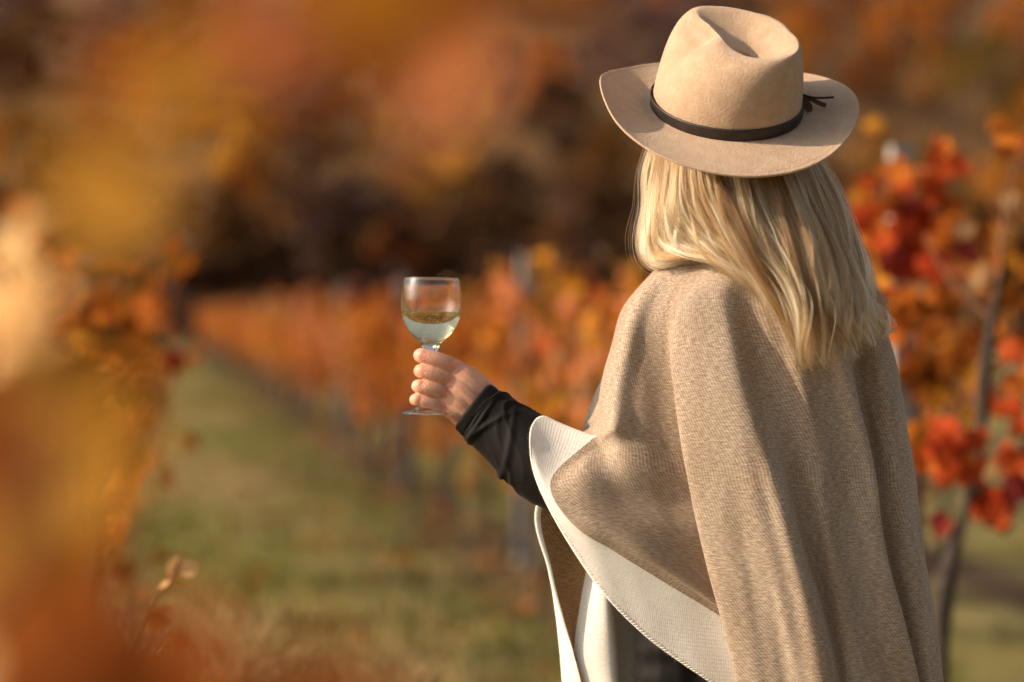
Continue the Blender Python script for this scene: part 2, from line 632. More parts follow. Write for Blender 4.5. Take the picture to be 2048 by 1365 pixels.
near_vine(1885, 5.75,
          [(1868, 1790, .1), (1878, 1500, .06), (1884, 1300, .02), (1890, 1180, 0), (1925, 1040, 0), (1958, 910, 0), (1968, 760, 0), (1985, 640, 0), (1998, 560, 0)],
          [[(1998, 570, 0), (2010, 430, .0), (2035, 300, .1)], [(1985, 640, 0), (1900, 560, .05), (1850, 470, .1)], [(1960, 880, 0), (1900, 850, -.1), (1870, 900, -.15)],
           [(1968, 760, 0), (2030, 720, .1), (2070, 760, .1)], [(1940, 990, 0), (1985, 985, 0), (2010, 1010, 0)]],
          [(1890, 910, 34, 42, 14, ['red', 'red', 'orange', 'red'], .085, -.15), (1985, 1020, 28, 22, 9, ['wine', 'wine', 'red'], .08, 0),
           (2020, 770, 24, 34, 8, ['red', 'orange', 'amber'], .08, .1), (2038, 900, 14, 24, 5, ['wine', 'red'], .08, .1),
           (2012, 290, 18, 26, 4, ['orange', 'rust'], .075, .1), (1990, 480, 40, 60, 9, ['brown', 'tan', 'rust'], .06, .15)],
          'near vine with a dark crooked trunk and red leaf clusters beside the poncho', 51,
          [.024, .020, .019, .026, .012, .014, .017, .013, .008])
near_vine(1850, 6.6,
          [(1836, 1680, .2), (1832, 1300, .1), (1828, 1000, .1), (1822, 830, .1), (1818, 690, .1), (1812, 560, .1)],
          [[(1812, 570, .1), (1800, 470, 0), (1770, 350, 0)], [(1812, 570, .1), (1850, 450, 0), (1905, 300, 0)], [(1818, 650, .1), (1880, 560, 0), (1935, 470, .1)], [(1822, 700, .1), (1790, 640, 0), (1770, 600, -.1)]],
          [(1830, 470, 58, 50, 25, ['red', 'red', 'wine', 'orange', 'red'], .085, -.1), (1800, 480, 14, 45, 9, ['red', 'red', 'wine', 'orange'], .085, -.15), (1795, 620, 16, 60, 8, ['orange', 'rust', 'red'], .08, -.12), (1765, 420, 24, 60, 8, ['red', 'rust', 'orange'], .08, 0),
           (1860, 385, 40, 30, 9, ['orange', 'red', 'pink'], .08, -.1), (1902, 300, 10, 22, 3, ['orange', 'red'], .07, 0), (1893, 545, 26, 22, 6, ['orange', 'pink'], .08, -.1),
           (1790, 620, 24, 50, 10, ['orange', 'amber', 'rust'], .08, 0), (1930, 640, 60, 60, 22, ['tan', 'brown', 'rust', 'orange'], .07, .1),
           (1830, 720, 40, 60, 14, ['brown', 'rust', 'orange'], .075, .1), (1905, 760, 40, 40, 10, ['amber', 'tan', 'brown'], .07, .2)],
          'near vine covered in bright red leaves in front of the grey post', 52,
          [.03, .026, .024, .026, .02, .012])
near_vine(1760, 7.6,
          [(1755, 1560, 0), (1750, 1200, 0), (1756, 900, 0), (1750, 690, 0), (1745, 560, 0)],
          [[(1745, 570, 0), (1720, 470, 0), (1700, 380, 0)], [(1745, 570, 0), (1790, 470, 0), (1800, 380, 0)], [(1750, 690, 0), (1840, 640, 0), (1900, 560, 0)]],
          [(1740, 470, 60, 80, 18, ['amber', 'orange', 'yellow', 'rust'], .08, 0), (1860, 620, 70, 70, 22, ['amber', 'orange', 'tan', 'rust'], .08, .1), (1980, 560, 50, 60, 20, ['amber', 'orange', 'brown'], .08, .3),
           (1960, 720, 50, 60, 18, ['orange', 'tan', 'brown'], .08, .3), (1860, 800, 50, 50, 12, ['orange', 'rust', 'brown'], .08, .2)],
          'amber and orange vine behind the red one, partly hidden by the blond hair', 53,
          [.03, .026, .024, .022, .014])


# --- foreground vine right beside the camera: large soft leaves
def fg_vine():
    g = np.random.default_rng(77)
    root = empty('foreground_vine', (-.30, 1.0, 0))
    b = MB()
    b.tube([(-.30, 1.0, -.05), (-.28, 1.0, .4), (-.27, 1.02, .8), (-.24, 1.0, 1.0)], [.03, .026, .024, .016], 8, sub=4)
    obj('trunk', b.mesh('vine_trunk', BARK), root)

    def cane(pts, r=.004):
        b = MB()
        b.tube([W(*p) for p in pts], np.linspace(r, r * .5, len(pts)), 6, sub=3)
        obj('cane', b.mesh('vine_cane', CANE), root)

    def leaf(x, y, d, size, col, spin=None, tilt=.35):
        p = W(x, y, d) - UP * size * .3
        one_leaf(root, p, size, col, g, TOCAM + np.array([-.5, 0, .25]) + g.normal(0, tilt, 3), spin)
    # bottom left mass
    for x, y, d, s, c in [(40, 1330, 1.0, .085, 'ochre'), (-25, 1250, .95, .03, 'cream'), (150, 1340, 1.0, .09, 'russet'), (270, 1380, 1.0, .085, 'russet'), (390, 1450, 1.0, .08, 'rust'),
                          (150, 1250, 1.05, .085, 'russet'), (60, 1150, 1.0, .08, 'rust'), (0, 990, 1.0, .085, 'ochre'), (80, 1040, 1.1, .08, 'rust'), (170, 1090, .9, .06, 'ochre'),
                          (30, 890, 1.1, .08, 'rust'), (100, 950, .95, .06, 'ochre'), (150, 1000, .95, .055, 'rust'), (-10, 800, 1.1, .07, 'rust'), (80, 1250, 1.0, .09, 'rust'),
                          (200, 1340, 1.0, .08, 'rust'), (310, 1390, 1.0, .08, 'russet'), (470, 1440, .9, .07, 'russet'), (70, 810, 1.0, .06, 'ochre'), (120, 880, 1.0, .06, 'ochre'),
                          (60, 760, 1.1, .05, 'ochre'), (60, 880, .95, .06, 'rust'), (20, 790, 1.0, .06, 'rust'), (430, 1370, .75, .06, 'russet'), (530, 1400, .75, .06, 'russet'),
                          (250, 1420, .8, .06, 'russet'), (120, 1400, .75, .06, 'russet'), (380, 1430, .8, .06, 'rust'), (60, 1220, .8, .05, 'rust'), (200, 1170, .85, .055, 'russet')]:
        leaf(x, y, d, s, c)
    for x, y, s in [(20, 480, .036), (50, 540, .036), (10, 570, .042), (48, 625, .038), (15, 690, .038), (68, 490, .026), (70, 590, .028), (-10, 520, .042), (-10, 640, .042), (40, 455, .03), (62, 670, .028)]:
        one_leaf(root, W(x, y, 1.3 + .02 * (x % 7)) - UP * s * .3, s, 'cream', g, SUN + TOCAM * .9 + g.normal(0, .15, 3))
    leaf(40, 385, 1.75, .016, 'pink'); leaf(30, 420, 1.75, .020, 'orange')
    # upper left, hanging shoots
    for x, y, d, s, c in [(270, 260, .72, .044, 'ochre'), (200, 310, .8, .04, 'ochre'), (300, 140, .75, .038, 'ochre'), (450, 50, .75, .042, 'pink'), (380, 60, .8, .036, 'rust'), (540, 90, .9, .034, 'orange'),
                          (735, 20, .75, .046, 'amber'), (660, 30, .8, .036, 'amber'), (960, 20, .75, .046, 'pink'), (1000, 70, .85, .022, 'pink'), (860, -20, .8, .034, 'rust'), (280, 20, .8, .036, 'rust'), (600, -20, .8, .036, 'rust'), (1090, -20, .9, .03, 'rust')]:
        leaf(x, y, d, s, c, tilt=.3)
    cane([(-1200, 2500, .95), (-300, 1500, .8), (0, 1150, .78), (80, 950, .85), (60, 700, .85), (30, 420, .7)])
    cane([(-900, 2300, .95), (-100, 1600, .85), (200, 1330, .9), (420, 1400, .95)])
    cane([(-1200, 2500, .95), (-600, 900, .85), (-250, 0, .8), (150, -80, .85), (500, -90, .8), (960, -60, .8)], .003)
    cane([(-250, 0, .8), (60, 60, .9), (200, 200, .92), (240, 330, .9)], .002)
    tag(root, 'strongly blurred foreground vine with rust and cream leaves along the photo\'s left edge', 'vine')


fg_vine()


def sprig():
    g = np.random.default_rng(3)
    d = 2.55
    root = empty('vine_sprig', W(300, 1300, d))
    b = MB()
    b.tube([W(x, y, d + q) for x, y, q in [(-60, 2950, .1), (120, 2000, .05), (230, 1420, 0), (300, 1210, 0), (335, 1170, 0), (352, 1140, 0), (364, 1105, 0)]], [.006, .004, .0022, .0016, .0018, .0014, .0007], 6, sub=4)
    obj('stem', b.mesh('sprig_stem', CANE), root)

    def blade(x, y, a, l, w, c, k):
        v = []
        for t in np.linspace(0, 1, 7):
            ww = w * math.sin(math.pi * min(1, t * .93 + .05)) ** .7
            for s in (-1, 0, 1): v.append((s * ww, t * l, abs(s) * ww * .5 - .3 * l * t * t))
        me = mesh('sprig_leaf', v, grid_faces(7, 3), c)
        o = obj('leaf', me)
        m = np.stack([RIGHT, UP, -FWD], 1)
        M = Matrix([list(r) for r in m]).to_4x4() @ Matrix.Rotation(-a, 4, 'Z') @ Matrix.Rotation(k, 4, 'Y')
        o.matrix_basis = Matrix.Translation(tuple(W(x, y, d))) @ M
        adopt(o, root)
    blade(340, 1155, R(28), .024, .0085, LEAF['cream'], .3)
    blade(360, 1143, R(72), .020, .0090, LEAF['cream'], -.2)
    blade(343, 1160, R(-118), .019, .0034, LEAF['cream'], .8)
    blade(342, 1160, R(112), .020, .0036, LEAF['yellow'], .6)
    blade(364, 1110, R(5), .006, .0015, LEAF['tan'], 0)
    for x, y, s, c in [(320, 1235, .026, 'rust'), (338, 1262, .026, 'rust'), (290, 1290, .032, 'rust')]:
        one_leaf(root, W(x, y, d - .35) - UP * s * .3, s, c, g, leaf_face(g, .8))
    tag(root, 'thin reddish sprig with small cream leaves sticking up near the lower left', 'sprig')


sprig()


# ------------------------------------------------------------------ grass and fallen leaves
def grass():
    g = np.random.default_rng(5)
    n = 46000
    y = 6.5 + 60 * g.uniform(0, 1, n) ** 2.1
    x = g.uniform(-0.1, 1, n)
    x = -0.5 + (x + .1) / 1.1 * (3.2 + (y - 6) * .10)
    clump = np.sin(x * 3.1 + np.sin(y * 1.3) * 2) * np.sin(y * 1.7 + x) + g.normal(0, .5, n)
    keep = clump > -.35
    x, y = x[keep], y[keep]
    n = len(x)
    h = g.uniform(.03, .10, n) * np.where(np.abs(((x + .30 + 1.1) % 2.2) - 1.1) < .3, .8, 1.0)
    a = g.uniform(0, 6.28, n)
    w = g.uniform(.004, .009, n) * (1 + y / 25)
    dx, dy = np.cos(a), np.sin(a)
    lean = g.uniform(.1, .9, n) * h
    z = np.array([ground_z(i, j) for i, j in zip(x, y)]) - .005
    V = np.empty((n, 5, 3))
    V[:, 0] = np.stack([x - dy * w, y + dx * w, z], 1)
    V[:, 1] = np.stack([x + dy * w, y - dx * w, z], 1)
    V[:, 2] = np.stack([x + dx * lean * .35 + dy * w * .8, y + dy * lean * .35 - dx * w * .8, z + h * .6], 1)
    V[:, 3] = np.stack([x + dx * lean * .35 - dy * w * .8, y + dy * lean * .35 + dx * w * .8, z + h * .6], 1)
    V[:, 4] = np.stack([x + dx * lean, y + dy * lean, z + h], 1)
    fs = []
    for i in range(n):
        k = 5 * i
        fs.append((k, k + 1, k + 2, k + 3)); fs.append((k + 3, k + 2, k + 4))
    patch = np.sin(x * 1.9 + .5) * np.sin(y * .55 + x * .4) + g.normal(0, .45, n)
    mi = np.repeat(np.where(patch > -.05, 0, np.where(patch > -.6, 1, 2)), 2)
    ms = [leafmat('grass_green', (0.14, 0.15, 0.035), (0.23, 0.225, 0.06), .3, 2), leafmat('grass_dry', (0.24, 0.19, 0.075), (0.34, 0.26, 0.11), .3, 2), leafmat('grass_straw', (0.38, 0.28, 0.14), (0.48, 0.35, 0.19), .3, 2)]
    o = obj('grass', mesh('grass', V.reshape(-1, 3), fs, ms, False, mi))
    tag(o, 'short dry grass covering the path between the vine rows', 'grass', kind='stuff')
    n = 900
    y = 6.5 + 45 * g.uniform(0, 1, n) ** 1.7
    x = -.4 + g.uniform(0, 1, n) * (3.0 + (y - 6) * .1)
    x = np.where(g.uniform(0, 1, n) < .6, np.where(g.uniform(0, 1, n) < .6, 1.95, -.2) + g.normal(0, .35, n), x)
    pos = [np.array([i, j, ground_z(i, j) + g.uniform(.02, .06)]) for i, j in zip(x, y)]
    me = scatter_leaves(pos, g.uniform(.05, .1, n), g.integers(0, 4, n), g, 'leaf_litter', [LEAF['orange'], LEAF['tan'], LEAF['rust'], LEAF['pink']], .4)
    o = obj('leaf_litter', me)
    tag(o, 'fallen orange and tan vine leaves lying on the grass', 'leaf litter', kind='stuff')


grass()

# ------------------------------------------------------------------ hillside trees
def make_tree(seed, shape, n, name='hillside_tree'):
    g = np.random.default_rng(seed)
    root = empty(name)
    b = MB()
    H = 6.0
    b.tube([(0, 0, -.6), (.08, 0, 1.0), (-.05, .1, 2.4), (.05, 0, 4.2)], [.20, .16, .12, .05], 7, sub=2)
    limbs = []
    for i in range(9):
        a = g.uniform(0, 6.28)
        z0 = g.uniform(1.0, 3.4)
        l = g.uniform(1.0, 2.2)
        e = (math.cos(a) * l, math.sin(a) * l, z0 + g.uniform(.5, 1.9))
        b.tube([(0, 0, z0), (e[0] * .5, e[1] * .5, z0 + .5), e], [.07, .045, .015], 5, sub=2)
        limbs.append(e)
    obj('trunk', b.mesh('tree_trunk', BARK), root, True)
    pos, siz, mi = [], [], []
    centres = []
    for i in range(22):
        t = g.uniform(0, 1)
        if shape == 'cone':
            z = .8 + 5.4 * t; r = 1.5 * (1 - t) ** .8 + .15
        elif shape == 'bush':
            z = .3 + 3.2 * t; r = 2.6 * math.sin(math.pi * (t * .75 + .2))
        else:
            z = 1.4 + 4.4 * t; r = 2.2 * math.sin(math.pi * (t * .8 + .15))
        a = g.uniform(0, 6.28)
        q = r * math.sqrt(g.uniform(.1, 1))
        centres.append((math.cos(a) * q, math.sin(a) * q, z, g.uniform(.45, .95)))
    for i in range(n):
        c = centres[g.integers(0, len(centres))]
        d = g.normal(0, 1, 3)
        d /= np.linalg.norm(d)
        pos.append(np.array(c[:3]) + d * c[3] * g.uniform(.3, 1) ** .5)
        siz.append(g.uniform(.18, .38))
        mi.append(g.choice(3, p=[.55, .28, .17]))
    obj('crown', scatter_leaves(pos, siz, mi, g, 'tree_crown', [LEAF['orange'], LEAF['rust'], LEAF['brown']], 1.3, True), root, True)
    return root


TP = {'round': make_tree(1, 'round', 1100), 'round2': make_tree(2, 'round', 900), 'bush': make_tree(3, 'bush', 1000), 'cone': make_tree(4, 'cone', 900)}
tused = set()
TPAL = {
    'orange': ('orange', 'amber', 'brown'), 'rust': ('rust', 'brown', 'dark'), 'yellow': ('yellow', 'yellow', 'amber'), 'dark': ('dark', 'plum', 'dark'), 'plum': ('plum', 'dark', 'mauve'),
    'brown': ('brown', 'rust', 'olive'), 'olive': ('olive', 'brown', 'yellow'), 'mauve': ('mauve', 'plum', 'brown'), 'gold': ('amber', 'orange', 'yellow'), 'mix': ('brown', 'amber', 'dark'), 'pinkish': ('pink', 'rust', 'mauve'),
}


def plant(px, d, kind, pal, sc, label, group=None, sz=1.0):
    p = W(px, 600, d)
    x, y = p[0], p[1]
    o = TP[kind] if kind not in tused else copy_tree(TP[kind])
    tused.add(kind)
    o.location = (x, y, ground_z(x, y) - .1)
    o.rotation_euler = (0, 0, rng.uniform(0, 6.28))
    o.scale = (sc, sc, sc * sz)
    for ch in o.children:
        if ch.name.startswith('crown'): recolour(ch, [LEAF[k] for k in TPAL[pal]])
    tag(o, label, 'tree', group)


G1 = 'dark trees at the foot of the hill'  # band's shade comes from the dark and plum leaf colours
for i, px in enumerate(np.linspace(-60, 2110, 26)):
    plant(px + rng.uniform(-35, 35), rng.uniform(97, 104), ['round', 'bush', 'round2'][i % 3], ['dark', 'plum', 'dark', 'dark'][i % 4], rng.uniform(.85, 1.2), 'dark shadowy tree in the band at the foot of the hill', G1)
for i, px in enumerate(np.linspace(-60, 2110, 15)):
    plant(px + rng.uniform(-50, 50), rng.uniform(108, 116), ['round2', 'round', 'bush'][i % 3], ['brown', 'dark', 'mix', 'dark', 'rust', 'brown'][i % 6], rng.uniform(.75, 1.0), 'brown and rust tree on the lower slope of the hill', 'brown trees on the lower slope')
G2 = {'olive': 'olive tree halfway up the blurred hillside', 'brown': 'brown tree halfway up the blurred hillside', 'mix': 'brown and amber tree halfway up the blurred hillside', 'dark': 'dark bare tree halfway up the blurred hillside',
      'rust': 'rusty tree halfway up the blurred hillside', 'gold': 'golden tree halfway up the blurred hillside', 'orange': 'orange tree halfway up the blurred hillside'}
for i, px in enumerate(np.linspace(-60, 2110, 18)):
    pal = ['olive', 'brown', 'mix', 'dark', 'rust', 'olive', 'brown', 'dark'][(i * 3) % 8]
    if px > 1600: pal = ['gold', 'orange', 'mix', 'olive'][i % 4]
    if px < 500: pal = ['gold', 'mix', 'rust', 'orange'][i % 4]
    plant(px + rng.uniform(-40, 40), rng.uniform(128, 142), ['round', 'bush', 'round2'][i % 3], pal, rng.uniform(.8, 1.1), G2[pal], pal + ' trees of the middle slope')
G3 = {'orange': 'orange tree high on the blurred hillside', 'mauve': 'mauve grey tree high on the blurred hillside', 'rust': 'rusty tree high on the blurred hillside', 'brown': 'brown tree high on the blurred hillside', 'gold': 'golden tree high on the blurred hillside', 'olive': 'olive tree high on the blurred hillside',
      'mix': 'brown and amber tree high on the blurred hillside', 'pinkish': 'pinkish tree high on the blurred hillside'}
for i, px in enumerate(np.linspace(-80, 2130, 24)):
    pal = ['orange', 'rust', 'brown', 'mauve'][i % 4]
    if px < 250: pal = ['mauve', 'rust', 'brown'][i % 3]
    if 1080 < px < 1500: pal = 'mauve'
    if px > 1550: pal = ['orange', 'gold', 'orange', 'rust'][i % 4]
    if px > 1800: pal = ['olive', 'gold', 'mix'][i % 3]
    plant(px + rng.uniform(-40, 40), rng.uniform(160, 185), ['round2', 'bush', 'round'][i % 3], pal, rng.uniform(.95, 1.3), G3[pal], pal + ' trees of the upper slope')
for i, px in enumerate(np.linspace(-80, 2130, 26)):
    pal = ['orange', 'pinkish', 'rust', 'brown'][i % 4]
    if px < 200: pal = 'mauve'
    if 1080 < px < 1500: pal = ['mauve', 'pinkish', 'mauve'][i % 3]
    if px > 1550: pal = ['orange', 'gold', 'rust'][i % 3]
    plant(px + rng.uniform(-40, 40), rng.uniform(215, 260), ['bush', 'round', 'round2'][i % 3], pal, rng.uniform(1.2, 1.6), G3[pal].replace('high on', 'near the top of'), pal + ' trees near the hilltop')
plant(485, 117, 'cone', 'yellow', 1.2, 'pointed yellow tree on the hillside left of the glass', None, 1.15)
plant(915, 120, 'bush', 'yellow', .95, 'yellow bush on the hillside above the glass rim')
plant(1000, 116, 'bush', 'olive', .85, 'olive yellow bush on the hillside between glass and hat')
plant(790, 101, 'round2', 'orange', .8, 'small orange brown tree right behind the wine glass rim')
plant(430, 100, 'bush', 'olive', .6, 'pale olive bush in the dark band left of the glass')
plant(1130, 106, 'round', 'mix', .7, 'amber brown tree in the band left of the hair')
plant(1250, 105, 'round2', 'brown', .72, 'brown tree showing just left of the blond hair')

# ================================================================== the woman
def skin_mat():
    m, nt, p, out = mat('skin')
    tc = N(nt, 'ShaderNodeTexCoord')
    n1 = noise(nt, tc.outputs['Object'], 110, 5, .65)
    r = ramp(nt, n1.outputs['Fac'], [(0.3, (0.56, 0.26, 0.17)), (0.5, (0.66, 0.36, 0.25)), (0.72, (0.72, 0.43, 0.31))])
    fa = N(nt, 'ShaderNodeAttribute'); fa.attribute_name = 'flush'
    fm = N(nt, 'ShaderNodeMix', data_type='RGBA', blend_type='MULTIPLY')
    nt.links.new(fa.outputs['Fac'], fm.inputs[0])
    nt.links.new(r.outputs['Color'], fm.inputs[6])
    fm.inputs[7].default_value = (1.0, .60, .52, 1)
    nt.links.new(fm.outputs[2], p.inputs['Base Color'])
    p.inputs['Roughness'].default_value = .48
    p.inputs['Subsurface Weight'].default_value = .25
    p.inputs['Subsurface Radius'].default_value = (1.0, .35, .2)
    p.inputs['Subsurface Scale'].default_value = .004
    n2 = noise(nt, tc.outputs['Object'], 420, 3, .6)
    v = N(nt, 'ShaderNodeTexVoronoi'); v.inputs['Scale'].default_value = 900
    nt.links.new(tc.outputs['Object'], v.inputs['Vector'])
    ad = N(nt, 'ShaderNodeMath', operation='ADD')
    nt.links.new(n2.outputs['Fac'], ad.inputs[0]); nt.links.new(v.outputs['Distance'], ad.inputs[1])
    bump(nt, ad.outputs[0], p, .35, .0006)
    return m


def cloth_black(name='black_jersey'):
    m, nt, p, out = mat(name)
    tc = N(nt, 'ShaderNodeTexCoord')
    n = noise(nt, tc.outputs['Object'], 30, 4)
    r = ramp(nt, n.outputs['Fac'], [(0.3, (0.0045, 0.0036, 0.0036)), (0.7, (0.009, 0.007, 0.0066))])
    nt.links.new(r.outputs['Color'], p.inputs['Base Color'])
    p.inputs['Roughness'].default_value = .7
    p.inputs['Specular IOR Level'].default_value = .16
    p.inputs['Sheen Weight'].default_value = .035
    p.inputs['Sheen Roughness'].default_value = .4
    p.inputs['Sheen Tint'].default_value = (.9, .7, .6, 1)
    n2 = noise(nt, tc.outputs['Object'], 900, 2)
    bump(nt, n2.outputs['Fac'], p, .25, .0005)
    return m


SKIN = skin_mat()
BLACK = cloth_black()

person = empty('person', (*S(1540, 700, 0)[:2], 0))
tag(person, 'blond person in a beige poncho and felt hat, seen from behind, raising a wine glass', 'person')


# --- body: limbs grown as overlapping tapered chains, fused into one skin
def sp(x, y, d): return S(x, y, d)


body = MB()


def chain(b, pts, rad, n=14, sub=4, flat=1.0):
    b.tube([S(*p) for p in pts], np.asarray(rad, float) * K, n, sub=sub, flat=flat)


# head, neck, torso, legs
gz = 682.5 + (1.35) / K             # photo row of the ground under her
chain(body, [(1462, 210, 15), (1466, 260, 0), (1466, 320, -5), (1462, 370, 12)], [92, 112, 108, 78])
chain(body, [(1440, 330, 45), (1436, 390, 60), (1432, 425, 70)], [78, 66, 44])
chain(body, [(1402, 350, 112), (1390, 372, 128), (1398, 380, 118)], [14, 13, 12], 8)       # nose
chain(body, [(1560, 330, 10), (1566, 352, 12)], [14, 11], 8)                               # ears
chain(body, [(1366, 330, -10), (1362, 352, -8)], [14, 11], 8)
chain(body, [(1480, 400, -5), (1500, 480, -15), (1510, 560, -15)], [66, 60, 84])
chain(body, [(1345, 610, -10), (1430, 570, -10), (1540, 560, -10), (1630, 600, 5), (1680, 660, 25)], [52, 62, 70, 62, 52])
for x in (1430, 1530, 1630):
    chain(body, [(x, 600, -10), (x * .8 + 1530 * .2, 800, -5), (x * .62 + 1530 * .38, 980, 5), (x * .9 + 1530 * .1, 1180, 55), (x * 1.0, 1330, 62)], [80, 82, 72, 70, 80])
for sx in (1430, 1640):
    chain(body, [(sx, 1330, 62), (sx, 1600, 40), (sx, 1960, 0), (sx, 2300, 30), (sx, gz - 110, 40)], [84, 94, 74, 66, 46])
    chain(body, [(sx, gz - 60, 55), (sx - 30, gz - 48, 150), (sx - 45, gz - 40, 210)], [52, 46, 34])
# right arm hanging, left arm reaching to the glass
chain(body, [(1690, 670, 35), (1715, 860, 45), (1725, 1010, 55), (1690, 1160, 120), (1640, 1230, 150)], [52, 48, 44, 38, 34])
chain(body, [(1345, 620, 12), (1290, 780, 14), (1235, 960, 0), (1150, 975, 5), (1060, 905, 20), (1005, 860, 32)], [50, 46, 48, 48, 48, 38])
bm_ = baked('person_body', body.mesh('b', SKIN), [('REMESH', dict(mode='VOXEL', voxel_size=.0065)), ('SMOOTH', dict(factor=.5, iterations=4))], [SKIN])

# the hand that holds the glass, finer
HD = 52                                   # depth of the hand
hand = MB()


def hc(pts, rad, n=14, sub=5, flat=1.0):
    hand.tube([S(x, y, HD + d) for x, y, d in pts], np.asarray(rad, float) * K, n, sub=sub, flat=flat)


# fingers: knuckle, middle joint at the left, then curling away round the stem
hc([(930, 747, 10), (909, 735, 3), (878, 722, -6), (848, 712.5, -4), (841, 712, 14), (848, 716, 36), (864, 722, 50)], [17, 17.5, 17, 15.6, 14.5, 13, 11.5])
hc([(922, 770, 8), (900, 760, 0), (872, 750, -9), (848, 743.5, -7), (841, 743, 13), (850, 747, 37), (868, 752, 48)], [16, 17, 15.8, 15.0, 14, 12.5, 11])
hc([(916, 795, 9), (894, 786, 2), (866, 778, -8), (843, 773.5, -6), (836, 773, 13), (845, 776, 36), (864, 780, 46)], [15.5, 16.2, 15.2, 14.2, 13.5, 12, 10.5])
hc([(914, 826, 14), (890, 815, 9), (862, 806, 0), (839, 800, 0), (831, 800, 16), (839, 802, 36), (856, 806, 44)], [14.5, 15.6, 14.2, 13.2, 12.5, 11.5, 10])
# metacarpals and palm
hc([(908, 737, 4), (935, 756, 5), (963, 784, 14), (985, 815, 24)], [18, 24, 29, 33])
hc([(899, 761, 1), (928, 780, 2), (957, 806, 12), (980, 830, 24)], [18, 24, 30, 33])
hc([(893, 787, 3), (918, 803, 5), (945, 822, 14), (970, 840, 24)], [17, 23, 28, 33])
hc([(889, 814, 10), (908, 824, 12), (932, 838, 20), (960, 850, 26)], [15.5, 19.5, 23, 28])
hc([(904, 749, 4), (932, 768, 5), (958, 795, 14)], [16, 22, 27])
hc([(896, 774, 3), (922, 791, 4), (950, 814, 14)], [16, 22, 27])
hc([(891, 800, 6), (912, 813, 9), (938, 830, 18)], [15, 20, 24])
# knuckle pads and faint tendons
for x, y, d, r in [(912, 732, -3, 12.5), (899, 758, -6, 12.5), (893, 784, -4, 11.5), (889, 811, 3, 11.5)]:
    hc([(x - 3, y - 1, d), (x + 6, y + 3, d + 2)], [r, r], 12, 2)
for a, b_ in [((906, 735, -7), (950, 778, -12)), ((900, 760, -11), (948, 799, -14)), ((893, 786, -9), (938, 817, -11))]:
    hc([a, ((a[0] + b_[0]) / 2, (a[1] + b_[1]) / 2, (a[2] + b_[2]) / 2 - 2), b_], [6, 5.5, 4], 8, 3)
# joint pads at the middle knuckles
for x, y, d, r in [(846, 711, -7, 13.2), (846, 742, -10, 12.6), (841, 772, -9, 12), (836, 799, -3, 11.2)]:
    hc([(x, y, d), (x + 3, y + 1, d)], [r, r], 12, 2)
# thumb on the far side of the stem
hc([(955, 800, 40), (922, 775, 58), (893, 748, 70), (868, 728, 70), (852, 718, 64)], [24, 21, 17, 15, 12])
hc([(936, 800, 22), (962, 820, 28), (1000, 858, 32)], [36, 40, 40])
hc([(925, 830, 26), (950, 846, 30)], [26, 30])
hand_me = baked('hand', hand.mesh('h', SKIN), [('REMESH', dict(mode='VOXEL', voxel_size=.0008)), ('SMOOTH', dict(factor=.5, iterations=12))], [SKIN])
# creases over the middle finger joints and knuckles
hv = np.empty(len(hand_me.vertices) * 3); hand_me.vertices.foreach_get('co', hv); hv = hv.reshape(-1, 3)
hn = np.empty(len(hand_me.vertices) * 3); hand_me.vertices.foreach_get('normal', hn); hn = hn.reshape(-1, 3)
dsp = np.zeros(len(hv))
for (ax, ay), (bx_, by_), off in [((878, 722), (850, 713), -6), ((872, 750), (849, 744), -9), ((866, 778), (844, 774), -8), ((862, 806), (840, 800), 0)]:
    A0, B0 = S(ax, ay, HD + off), S(bx_, by_, HD + off)
    dr = (B0 - A0) / np.linalg.norm(B0 - A0)
    q = hv - B0
    s_ = q @ dr
    near = np.exp(-(np.linalg.norm(q - s_[:, None] * dr, axis=1) / .014) ** 4)
    for c_, w_, a_ in [(-.0036, .0007, .9), (-.0015, .0008, 1.1), (.0006, .0007, .8), (-.0062, .0007, .5)]:
        ph = .0007 * np.sin((q @ UP) * 900 + c_ * 4000)
        dsp -= a_ * .00055 * near * np.exp(-((s_ - c_ + ph) / w_) ** 2)
hv = hv + hn * dsp[:, None]
hand_me.vertices.foreach_set('co', hv.ravel()); hand_me.update()


def join(name, mes, mats):
    V, Fc, n = [], [], 0
    for me in mes:
        v = np.empty(len(me.vertices) * 3)
        me.vertices.foreach_get('co', v)
        v = v.reshape(-1, 3)
        V.append(v)
        for p in me.polygons: Fc.append(tuple(i + n for i in p.vertices))
        n += len(v)
    return mesh(name, np.concatenate(V), Fc, mats)


bme = join('person_body', [bm_, hand_me], SKIN)
bvt = np.empty(len(bme.vertices) * 3); bme.vertices.foreach_get('co', bvt); bvt = bvt.reshape(-1, 3)
fl_ = np.zeros(len(bvt))
for x, y, d, r in [(911, 731, -14, 13), (898, 757, -18, 12), (892, 783, -14, 11), (888, 811, -6, 11), (846, 711, -16, 11), (846, 742, -18, 11), (841, 772, -16, 10), (836, 799, -10, 10)]:
    fl_ = np.maximum(fl_, .5 * np.exp(-(np.linalg.norm(bvt - S(x, y, HD + d), axis=1) / (r * K * 1.2)) ** 2))
at_ = bme.attributes.new('flush', 'FLOAT', 'POINT')
at_.data.foreach_set('value', fl_.astype(np.float32))
o = obj('body', bme, person)

